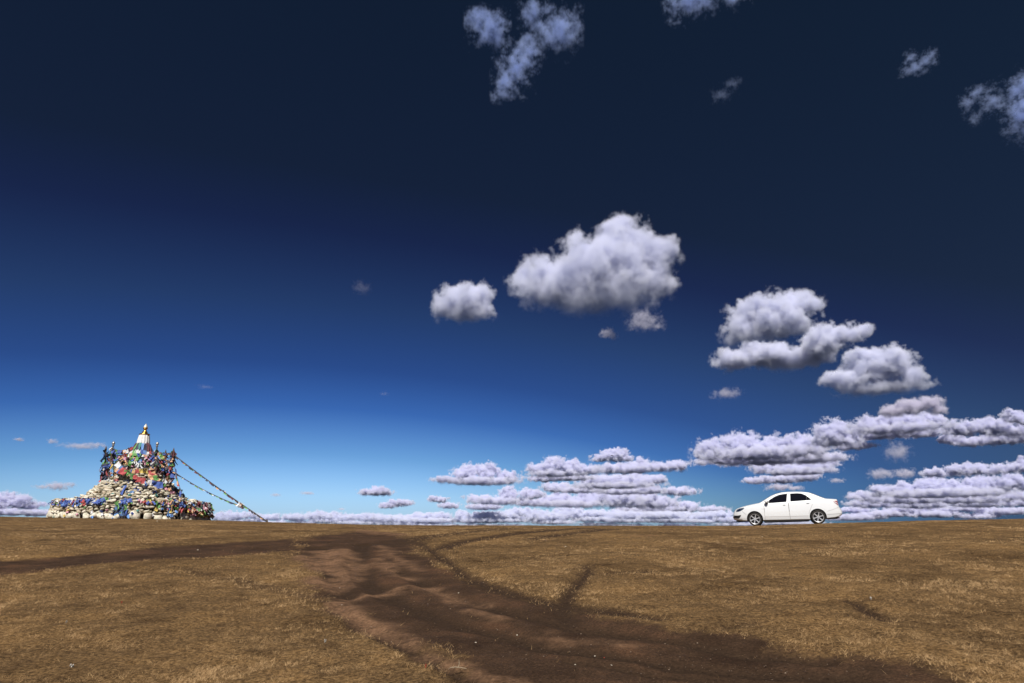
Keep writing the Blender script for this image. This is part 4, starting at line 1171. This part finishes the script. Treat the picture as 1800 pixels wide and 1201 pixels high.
# a bird far off
bd = bm = bmesh.new()
for x_, r_ in ((-.5, .01), (-.35, .07), (-.1, .11), (.15, .10), (.32, .06), (.40, .07), (.5, .02)):
    pass
bm.free()
_bp = at(1076, 801, 260)
bird = obj('bird', tube_mesh('bird', [(-.55, 0, 0), (-.35, 0, .02), (-.1, 0, 0), (.15, 0, .0), (.32, 0, .04), (.45, 0, .05), (.55, 0, .03)], [.05, .06, .13, .12, .06, .065, .01], 10), mat('dark_feathers', (0.02, 0.02, 0.025), 0.8, var=0.3), None, _bp)
tag(bird, 'tiny dark bird flying far off in front of the topmost little cloud', 'bird')
for sg in (-1, 1):
    bm = bmesh.new(); pr = [(0.0, .18, 0.03), (.35, .17, .16), (.7, .12, .12), (1.0, .02, .02)]; prev = None
    for q, c_, z_ in pr:
        row = [bm.verts.new((c_ - .05 - q * .15, sg * q, z_)), bm.verts.new((-c_ - .05 - q * .15, sg * q, z_)), bm.verts.new((-.05 - q * .15, sg * q, z_ + .025))]
        if prev:
            for k in range(3): bm.faces.new((prev[k], prev[(k + 1) % 3], row[(k + 1) % 3], row[k]))
        prev = row
    bm_obj('wing', bm, bird.data.materials[0], bird)
# ------------------------------------------------------------------ clouds
CLOUD_ALT = 1000.0
def cloud_material(name, dens, col=(0.90, 0.89, 1.0), g=-0.25):
    m = bpy.data.materials.new(name); m.use_nodes = True
    t = m.node_tree; t.nodes.remove(t.nodes['Principled BSDF'])
    out = t.nodes['Material Output']
    v = t.nodes.new('ShaderNodeVolumePrincipled')
    v.inputs['Color'].default_value = (*col, 1)
    v.inputs['Anisotropy'].default_value = g
    v.inputs['Density'].default_value = dens
    v.inputs['Density Attribute'].default_value = 'density'
    t.links.new(v.outputs[0], out.inputs['Volume'])
    return m
def cloud_tree(blobs, lo, hi, res, s_, amp, gain, seed, mt, soft, rag, bias, hi_f):
    """geometry nodes: a box of vapour whose density is a union of soft balls, worn away by noise"""
    ng = bpy.data.node_groups.new('cloud_volume', 'GeometryNodeTree')
    ng.interface.new_socket('Geometry', in_out='INPUT', socket_type='NodeSocketGeometry')
    ng.interface.new_socket('Geometry', in_out='OUTPUT', socket_type='NodeSocketGeometry')
    n = ng.nodes.new; k = ng.links.new
    go = n('NodeGroupOutput')
    vc = n('GeometryNodeVolumeCube')
    vc.inputs['Min'].default_value = lo; vc.inputs['Max'].default_value = hi
    for a, r in zip('XYZ', res): vc.inputs['Resolution ' + a].default_value = r
    pos = n('GeometryNodeInputPosition').outputs[0]
    def vm(op, a, b=None):
        q = n('ShaderNodeVectorMath'); q.operation = op; k(a, q.inputs[0])
        if b is not None: q.inputs[1].default_value = b
        return q.outputs['Value'] if op == 'LENGTH' else q.outputs[0]
    def mm(op, *xs, clamp=False):
        q = n('ShaderNodeMath'); q.operation = op; q.use_clamp = clamp
        for i, x in enumerate(xs):
            if isinstance(x, (int, float)): q.inputs[i].default_value = x
            else: k(x, q.inputs[i])
        return q.outputs[0]
    # the positions are bent by a slow noise first, so that no ball stays a ball
    sp0 = vm('MULTIPLY', pos, (s_, s_, s_))
    wn = n('ShaderNodeTexNoise'); wn.inputs['Scale'].default_value = 1.6; wn.inputs['Detail'].default_value = 2
    off = n('ShaderNodeVectorMath'); off.operation = 'ADD'; k(sp0, off.inputs[0]); off.inputs[1].default_value = (seed * 7.31, seed * 3.17, seed * 1.9)
    k(off.outputs[0], wn.inputs['Vector'])
    wv = vm('SUBTRACT', wn.outputs['Color'], (0.5, 0.5, 0.5))
    wv = vm('MULTIPLY', wv, (0.55 / s_, 0.5 / s_, 0.42 / s_))
    pw = n('ShaderNodeVectorMath'); pw.operation = 'ADD'; k(pos, pw.inputs[0]); k(wv, pw.inputs[1]); pw = pw.outputs[0]
    acc = None
    for c, r in blobs:
        d = vm('LENGTH', vm('DIVIDE', vm('SUBTRACT', pw, c), r))
        e = mm('EXPONENT', mm('MULTIPLY', mm('MAXIMUM', mm('SUBTRACT', 1.0, d), -1.3), 9.0))
        acc = e if acc is None else mm('ADD', acc, e)
    f = mm('SUBTRACT', mm('DIVIDE', mm('LOGARITHM', acc, math.e), 9.0), bias)
    def noise(sc_, det, rough, z=1.0):
        q = n('ShaderNodeTexNoise'); q.inputs['Scale'].default_value = sc_; q.inputs['Detail'].default_value = det; q.inputs['Roughness'].default_value = rough
        k(off.outputs[0], q.inputs['Vector']); return q.outputs['Fac']
    n1 = noise(1.5, 2, 0.5)
    n2 = mm('ABSOLUTE', mm('SUBTRACT', noise(2.6, 2, 0.5), 0.5))          # billows
    n3 = noise(5.5, 5, rag)
    v = mm('ADD', f, mm('MULTIPLY', mm('SUBTRACT', n1, 0.5), amp * 3.0))
    v = mm('ADD', v, mm('MULTIPLY', mm('SUBTRACT', 0.1, n2), amp * 1.9))
    v = mm('ADD', v, mm('MULTIPLY', mm('SUBTRACT', n3, 0.5), amp * hi_f))
    sz = n('ShaderNodeSeparateXYZ'); k(pos, sz.inputs[0])
    mr = n('ShaderNodeMapRange'); mr.interpolation_type = 'SMOOTHSTEP'
    mr.inputs['From Min'].default_value = lo[2]; mr.inputs['From Max'].default_value = lo[2] + (hi[2] - lo[2]) * 0.5
    mr.inputs['To Min'].default_value = soft; mr.inputs['To Max'].default_value = 1.0
    k(sz.outputs['Z'], mr.inputs['Value'])
    v = mm('MULTIPLY', v, mm('MULTIPLY', mr.outputs[0], gain), clamp=True)
    # nothing at the faces of the box
    rel = n('ShaderNodeVectorMath'); rel.operation = 'SUBTRACT'; k(pos, rel.inputs[0]); rel.inputs[1].default_value = [(a + b) / 2 for a, b in zip(lo, hi)]
    rel = vm('DIVIDE', rel.outputs[0], [(b - a) / 2 for a, b in zip(lo, hi)])
    rel = vm('ABSOLUTE', rel)
    s2 = n('ShaderNodeSeparateXYZ'); k(rel, s2.inputs[0])
    mx = mm('MAXIMUM', mm('MAXIMUM', s2.outputs[0], s2.outputs[1]), s2.outputs[2])
    v = mm('MULTIPLY', v, mm('MULTIPLY', mm('SUBTRACT', 1.0, mx), 12.0, clamp=True))
    k(v, vc.inputs['Density'])
    sm = n('GeometryNodeSetMaterial'); k(vc.outputs[0], sm.inputs['Geometry']); sm.inputs['Material'].default_value = mt
    k(sm.outputs[0], go.inputs[0])
    return ng

def cloud(label, blobs, thin=1.0, alt=CLOUD_ALT, depth=0.8, amp=0.5, seed=0, group=None, maxd=42000, res=1.9, freq=1.0, gain=1.7, soft=0.35, rag=0.55, near=None, bias=0.0, hi_f=1.5, flat=0.0, tops=False, g=-0.3, col=(0.82, 0.80, 0.91)):
    """blobs: (u, v, ru, rv) read off the photograph; each becomes a ball of cloud at the cloud's own distance"""
    nb = len(blobs)
    if tops:
        rt = random.Random(seed + 900); extra = []
        for (u, v, ru, rv) in blobs:
            for k in range(int(ru / 12)):
                q = rt.uniform(-.8, .8); b_ = rt.uniform(.4, .9)
                extra.append((u + q * ru, v - rv * sqrt(1 - q * q) * rt.uniform(.35, .85), rt.uniform(5, 11), max(2.5, rv * b_)))
        blobs = list(blobs) + extra
    B = np.array(blobs, float)
    vb = (B[:, 1] + B[:, 3]).max()
    uc = (B[:, 0].min() + B[:, 0].max()) / 2
    a, t = ray(uc, vb)
    Y = near if near else min(alt / max(t, 0.004), maxd)
    hd = Y * sqrt(1 + a * a)
    az = atan2(a, 1.0)
    ca, sa = cos(az), sin(az)
    def loc(u_, v_):
        aa, tt = ray(u_, v_)
        q = hd / (aa * sa + ca)                   # meet the upright plane through the cloud, facing the eye
        return np.array([(aa * ca - sa) * q, tt * q])
    P = []
    for (u, v, ru, rv) in blobs:
        c = loc(u, v); e = loc(u + ru, v); f = loc(u, v - rv)
        P.append((c[0], c[1], np.linalg.norm(e - c), np.linalg.norm(f - c)))
    P = np.array(P)
    rs = np.random.default_rng(seed + 100)
    rg = np.sqrt(P[:, 2] * P[:, 3])
    rmid = float(np.median(rg[:nb]))
    dy = (rs.random(len(P)) - 0.5) * rmid * 0.8
    ry = np.maximum(rg * depth * 1.2, P[:, 2] * flat)
    m_ = 1.38
    lo = np.array([(P[:, 0] - P[:, 2] * m_).min(), (dy - ry * m_).min(), (P[:, 1] - P[:, 3] * m_).min()])
    hi = np.array([(P[:, 0] + P[:, 2] * m_).max(), (dy + ry * m_).max(), (P[:, 1] + P[:, 3] * m_).max()])
    zc = lo[2]
    px = (P[:, 2] / B[:, 2]).mean()
    vox = px * res
    nx, nz = [int(max(10, math.ceil((hi[i] - lo[i]) / vox))) for i in (0, 2)]
    ny = int(max(10, math.ceil((hi[1] - lo[1]) / (vox * 1.6))))
    o = bpy.data.objects.new('cloud', bpy.data.volumes.new('cloud')); COL.objects.link(o)
    o.location = (sa * hd, ca * hd, EYE + zc); o.rotation_euler = (0, 0, -az)
    mt = cloud_material('cloud', 14.0 * thin / rmid, col, g)
    o.data.materials.append(mt)
    bl = [((float(P[i, 0]), float(dy[i]), float(P[i, 1] - zc)), (float(P[i, 2]), float(ry[i]), float(P[i, 3]))) for i in range(len(P))]
    md = o.modifiers.new('cloud', 'NODES')
    md.node_group = cloud_tree(bl, (lo - [0, 0, zc]).tolist(), (hi - [0, 0, zc]).tolist(), (nx, ny, nz), freq / rmid, amp, gain, seed, mt, soft, rag, bias, hi_f)
    tag(o, label, 'cloud', group)
    cloud.voxels += nx * ny * nz
    return o
cloud.voxels = 0

MID = dict(gain=0.72, amp=0.60, soft=0.05, hi_f=1.35, rag=0.62, col=(0.88, 0.895, 1.0), g=-0.25, freq=0.8)
LOW = dict(gain=0.8, amp=0.78, bias=0.06, soft=0.3, hi_f=2.0, flat=0.6, tops=True, rag=0.6, thin=1.7, col=(0.845, 0.85, 0.985))
WISP = dict(amp=0.95, bias=0.12, gain=0.9, rag=0.6, hi_f=2.0, soft=0.6)
HIGH = dict(amp=1.45, bias=0.18, gain=0.8, rag=0.62, hi_f=2.2, soft=0.7, col=(0.55, 0.67, 1.0), freq=0.8)
cloud('big rounded white cloud alone in the middle of the dark sky, grey beneath',
      [(975, 490, 68.8, 37.2), (1060, 475, 85.6, 53.9), (1098, 432, 53.9, 40.9), (1148, 446, 42.8, 31.6), (1040, 506, 109.7, 31.6), (1158, 484, 29.8, 37.2), (935, 488, 35.3, 29.8), (1088, 402, 31.6, 18.6), (1012, 411, 13.0, 14.0), (1050, 530, 93.0, 24.2), (1183, 440, 16.7, 13.0)],
      seed=1, thin=0.85, **MID)
cloud('small puffy cloud just to the side of the big rounded cloud, over the open steppe',
      [(813, 533, 46, 28), (842, 518, 26, 20), (783, 540, 24, 20), (815, 552, 44, 16), (852, 542, 16, 18)], seed=2, thin=0.61, **MID)
cloud('small dim triangular cloud hanging just below the big rounded cloud', [(1133, 567, 30, 14), (1128, 556, 18, 12), (1155, 575, 16, 7)], seed=3, thin=0.07, near=1900, **WISP)
cloud('tiny dim wisp below the big rounded cloud', [(1068, 585, 14, 8), (1078, 590, 8, 8)], seed=4, thin=0.09, **WISP)
cloud('tall lobed cloud high above the white car, torn at its upper corner',
      [(1350, 558, 64, 38), (1400, 530, 40, 22), (1302, 584, 34, 26), (1436, 534, 16, 12), (1385, 565, 40, 26)], seed=5, thin=1.02, **MID)
cloud('lower tier of cloud tucked under the tall lobed cloud', [(1335, 628, 72, 20), (1288, 636, 26, 13), (1390, 632, 52, 18), (1430, 622, 40, 18)], seed=50, thin=1.19, **MID)
cloud('small rounded lobe of cloud between the tall lobed cloud and the wedge shaped one', [(1448, 600, 40, 28), (1490, 588, 28, 16), (1520, 580, 16, 12)], seed=51, thin=0.85, **MID)
cloud('wedge shaped cloud below and behind the tall lobed cloud',
      [(1535, 648, 54, 30), (1568, 636, 40, 24), (1485, 670, 40, 18), (1606, 662, 26, 18), (1550, 680, 84, 14), (1520, 625, 36, 12)], seed=6, thin=1.10, **MID)
cloud('small faint wisp between the tall lobed cloud and the car', [(1278, 692, 26, 9)], seed=7, thin=0.08, **WISP)
cloud('long bright topped cloud stretching over the roof of the white car',
      [(1250, 790, 32, 16), (1300, 783, 36, 19), (1345, 790, 36, 15), (1385, 785, 38, 17), (1425, 783, 30, 17), (1340, 798, 100, 9)], seed=8, **LOW)
cloud('dark sheet of cloud under the long bright topped cloud', [(1340, 809, 105, 7), (1430, 806, 58, 8), (1270, 808, 40, 7)], seed=52, **LOW)
cloud('low lens of cloud between the dark sheet and the roof of the car', [(1365, 823, 46, 8), (1420, 820, 42, 9), (1400, 829, 62, 6), (1450, 812, 26, 6)], seed=53, **LOW)
cloud('thin lowest streak of cloud right above the roof of the car', [(1370, 843, 46, 6), (1330, 846, 24, 5), (1410, 839, 32, 5)], seed=54, **LOW)
cloud('rounded bright knob of cloud where the long cloud meets the arched cloud', [(1462, 762, 30, 20), (1490, 768, 26, 16), (1470, 776, 40, 9)], seed=55, **LOW)
cloud('bright arched cloud with a dark base reaching towards the edge of the picture',
      [(1545, 746, 48, 15), (1600, 742, 50, 16), (1640, 740, 26, 12), (1580, 754, 80, 7)], seed=9, **LOW)
cloud('dull purple upper lobe of cloud on top of the arched cloud', [(1600, 716, 32, 14), (1635, 709, 26, 12), (1570, 724, 26, 12), (1650, 722, 18, 10)], seed=56, gain=1.2, amp=0.5, soft=0.4, thin=0.5, hi_f=1.7, flat=0.4)
cloud('dark flat underside of cloud below the arched cloud', [(1555, 763, 70, 7), (1620, 760, 46, 7), (1500, 785, 40, 6)], seed=57, **LOW)
cloud('dull middle layer of cloud running out of the picture at its edge', [(1690, 753, 34, 14), (1742, 750, 40, 14), (1790, 758, 40, 12)], seed=10, **LOW)
cloud('bright little cap of cloud at the edge of the picture above the dull layer', [(1782, 733, 24, 10), (1810, 738, 24, 12)], seed=58, **LOW)
cloud('bright lower layer of cloud under the dull layer at the edge', [(1770, 771, 50, 9), (1712, 777, 40, 7), (1815, 768, 30, 12), (1670, 772, 26, 6)], seed=59, **LOW)
cloud('narrow streak of cloud above the low bank behind the car', [(1645, 832, 28, 7), (1690, 827, 30, 10), (1718, 825, 22, 9)], seed=11, **LOW)
cloud('grey tail of the narrow streak of cloud, cut by the edge', [(1762, 825, 30, 8), (1798, 820, 26, 11), (1740, 830, 20, 6)], seed=60, **LOW)
cloud('faint grey puff under the arched cloud', [(1577, 795, 24, 15)], seed=12, thin=0.09, **WISP)
cloud('pair of dim flat puffs above the boot of the car', [(1548, 834, 22, 9), (1588, 833, 20, 8)], seed=13, thin=0.16, **WISP)
cloud('thick heaped bank of cloud low over the ridge behind the car, white on top',
      [(1555, 863, 24, 9), (1592, 861, 28, 10), (1635, 854, 30, 14), (1680, 858, 32, 11), (1727, 852, 36, 13), (1778, 849, 38, 13), (1820, 852, 30, 14), (1660, 867, 120, 7)], seed=14, **LOW)
cloud('dark layer under the thick heaped bank', [(1520, 872, 30, 8), (1600, 877, 78, 8), (1700, 877, 84, 8), (1790, 874, 50, 8)], seed=61, **LOW)
cloud('grey layer of cloud second from the skyline behind the car', [(1530, 886, 42, 7), (1620, 887, 60, 7), (1722, 885, 62, 7), (1800, 884, 34, 7)], seed=62, **LOW)
cloud('broken lowest streaks of cloud on the skyline behind the boot of the car', [(1502, 896, 32, 4), (1600, 895, 40, 5), (1692, 894, 50, 4), (1560, 903, 52, 5), (1645, 904, 50, 5), (1500, 910, 54, 5), (1768, 899, 50, 5), (1720, 908, 40, 4)], seed=15, maxd=30000, **LOW)
cloud('small jagged topped cloud at the near end of the cloud street',
      [(815, 833, 20, 11), (828, 827, 14, 9), (858, 829, 22, 12), (893, 838, 22, 8), (785, 843, 26, 5), (845, 846, 62, 6)], seed=16, **LOW)
cloud('heaped cloud with a pointed crest in the middle of the cloud street', [(950, 827, 24, 10), (975, 819, 22, 13), (1005, 823, 28, 10), (1036, 827, 24, 8), (980, 832, 50, 6)], seed=17, **LOW)
cloud('topmost little cloud of the cloud street', [(1080, 800, 22, 11), (1060, 806, 20, 6), (1100, 806, 14, 6)], seed=63, **LOW)
cloud('flat cloud directly beneath the topmost little cloud', [(1082, 825, 36, 8), (1125, 819, 24, 11), (1105, 826, 44, 6)], seed=64, **LOW)
cloud('small grey cloud at the car end of the upper street', [(1160, 822, 22, 8), (1190, 819, 20, 9)], seed=65, **LOW)
cloud('dim lower edge of the heaped cloud with a pointed crest', [(960, 842, 30, 5), (1000, 840, 40, 5)], seed=66, **LOW)
cloud('bright long cloud in the second row of the cloud street', [(1060, 847, 44, 10), (1110, 845, 40, 10), (1152, 843, 22, 8), (1080, 854, 70, 5)], seed=67, **LOW)
cloud('grey flat cloud before the bright long cloud', [(980, 858, 28, 8), (1018, 862, 40, 5)], seed=68, **LOW)
cloud('narrow grey cloud below the bright long cloud', [(1090, 864, 40, 5), (1138, 862, 28, 7)], seed=69, **LOW)
cloud('white tufted cloud at the near end of the lower street', [(842, 877, 28, 6), (895, 870, 18, 13), (935, 869, 22, 8), (870, 881, 42, 6)], seed=18, **LOW)
cloud('long bright cloud in the middle of the lower street', [(940, 883, 44, 7), (975, 877, 26, 10), (1040, 877, 34, 13), (1090, 879, 40, 11), (1005, 886, 60, 6)], seed=70, **LOW)
cloud('white crested cloud in the lower street towards the car', [(1130, 876, 30, 11), (1152, 884, 40, 10), (1105, 886, 36, 6)], seed=71, **LOW)
cloud('grey base of cloud spreading from the white crested cloud', [(1200, 890, 28, 8), (1165, 896, 60, 6), (1120, 897, 40, 5), (1250, 896, 30, 5)], seed=72, **LOW)
cloud('small flat cloud beside the cloud street towards the car', [(1195, 864, 30, 7)], seed=19, **LOW)
cloud('small lens shaped cloud over the bare ridge', [(660, 866, 28, 5), (668, 862, 14, 5)], seed=20, **LOW)
cloud('small tilted cloud just below the lens shaped cloud', [(682, 889, 16, 5), (705, 884, 20, 5)], seed=21, **LOW)
cloud('upper of two little flat clouds before the lower street', [(772, 879, 16, 5)], seed=22, **LOW)
cloud('lower of two little flat clouds before the lower street', [(790, 889, 18, 5), (850, 891, 30, 5)], seed=73, **LOW)
cloud('dim streak of cloud behind the summit of the cairn', [(140, 785, 36, 5), (165, 783, 22, 5)], seed=23, thin=0.13, **WISP)
cloud('short dim wisp over the open sky beside the cairn', [(92, 776, 12, 4)], seed=24, thin=0.10, **WISP)
cloud('ragged grey wisp low beside the cairn', [(100, 855, 22, 7), (75, 856, 18, 3), (122, 852, 12, 4)], seed=25, thin=0.16, **WISP)
cloud('white topped bank of cloud on the skyline beyond the cairn', [(15, 880, 36, 11), (50, 889, 30, 6), (-30, 886, 50, 14)], seed=26, maxd=30000, **LOW)
cloud('flat grey cloud under the white topped bank beyond the cairn', [(0, 900, 90, 5), (70, 902, 50, 5)], seed=74, maxd=30000, **LOW)
SKYLINE = dict(LOW, thin=1.2, amp=0.7, hi_f=1.8, col=(0.84, 0.86, 0.985), maxd=30000)
SKY_A = [(385, 909, 14, 8), (410, 908, 22, 8), (436, 906, 18, 6), (470, 910, 26, 5), (520, 910, 26, 6), (565, 907, 30, 7), (600, 910, 36, 6), (650, 910, 24, 7), (690, 912, 40, 6), (745, 909, 24, 7), (775, 907, 18, 7), (740, 915, 60, 4)]
SKY_B = [(815, 908, 16, 8), (870, 906, 50, 6), (910, 901, 24, 7), (960, 909, 38, 8), (942, 904, 16, 8), (850, 915, 60, 4)]
SKY_C = [(1000, 899, 30, 7), (1040, 903, 40, 5), (1100, 906, 40, 7), (1160, 906, 50, 6), (1090, 915, 40, 4), (1040, 913, 40, 4)]
SKY_D = [(1220, 907, 40, 6), (1260, 904, 30, 5), (1290, 913, 50, 5), (1180, 915, 40, 4), (1370, 911, 60, 5)]
SKY_A += [(u + 12, v + 9, ru * 1.1, rv * .5) for u, v, ru, rv in SKY_A]
cloud('long low row of small white clouds along the bare ridge', SKY_A, seed=27, **SKYLINE)
SKY_B += [(u + 12, v + 9, ru * 1.1, rv * .5) for u, v, ru, rv in SKY_B]
cloud('pale cloud on the skyline under the near end of the lower street', SKY_B, seed=28, **SKYLINE)
SKY_C += [(u + 12, v + 9, ru * 1.1, rv * .5) for u, v, ru, rv in SKY_C]
cloud('grey cloud on the skyline under the middle of the lower street', SKY_C, seed=75, **SKYLINE)
SKY_D += [(u + 12, v + 9, ru * 1.1, rv * .5) for u, v, ru, rv in SKY_D]
cloud('grey cloud on the skyline in front of the nose of the car', SKY_D, seed=76, **SKYLINE)
cloud('brightest torn piece of cloud high in the dark sky', [(862, 52, 26.9, 20.2), (848, 42, 25.2, 16.8), (875, 60, 18.5, 16.8)], seed=29, thin=0.125, **HIGH)
cloud('ragged lower piece of torn cloud high in the dark sky', [(905, 118, 23.5, 23.5), (888, 148, 20.2, 18.5), (925, 95, 21.8, 16.8), (880, 165, 15.1, 10.1)], seed=77, thin=0.118, **HIGH)
cloud('thin wide piece of torn cloud high in the dark sky', [(985, 52, 31.9, 23.5), (958, 62, 21.8, 20.2), (940, 25, 20.2, 16.8), (1005, 40, 16.8, 13.4), (930, 75, 20.2, 11.8)], seed=78, thin=0.096, **HIGH)
cloud('torn scrap of cloud cut by the upper edge of the picture', [(1220, -2, 43.7, 16.8), (1290, -8, 28.6, 13.4), (1195, 10, 23.5, 11.8)], seed=30, thin=0.111, **HIGH)
cloud('very small bright scrap of cloud high over the car', [(1603, 106, 9.2, 11.8), (1632, 103, 15.1, 11.8), (1610, 120, 25.2, 8.4)], seed=31, thin=0.073, **HIGH)
cloud('ragged cloud high at the side edge of the picture', [(1790, 205, 20.2, 23.5), (1797, 150, 23.5, 16.8), (1830, 190, 42.0, 42.0), (1775, 225, 15.1, 11.8)], seed=32, thin=0.118, **HIGH)
cloud('thin torn veil beside the ragged cloud at the side edge', [(1720, 160, 21.8, 10.1), (1716, 208, 11.8, 9.2), (1745, 178, 21.8, 13.4), (1700, 185, 11.8, 11.8)], seed=79, thin=0.052, **HIGH)
cloud('thin veil of cloud in the empty dark sky', [(1268, 165, 16.8, 8.4), (1290, 146, 13.4, 6.7)], seed=33, thin=0.018, **HIGH)
cloud('dim flat puff close above the roof of the car', [(1370, 856, 24, 6), (1395, 858, 18, 4)], seed=34, thin=0.3, **WISP)
for i, (u, v, ru, rv) in enumerate([(485, 870, 9, 3), (540, 867, 12, 3), (600, 895, 6, 2), (33, 773, 9, 3), (1470, 845, 14, 4), (635, 505, 16, 12), (360, 680, 14, 4), (675, 692, 8, 4)]):
    cloud(['tiny wisp near the foot of the long flag rope', 'tiny wisp between the flag rope and the lens shaped cloud', 'speck of cloud low over the bare ridge', 'tiny wisp at the outer edge of the sky by the cairn',
           'tiny dark wisp over the boot of the car', 'barely visible wisp beside the small puffy cloud', 'barely visible wisp above the flag ropes', 'barely visible wisp over the bare ridge'][i],
          [(u, v, ru, rv), (u + ru * 0.6, v + rv * 0.3, ru * 0.5, rv * 0.6)], seed=40 + i, thin=0.11 if i not in (5, 6, 7) else 0.008, **WISP)
#END
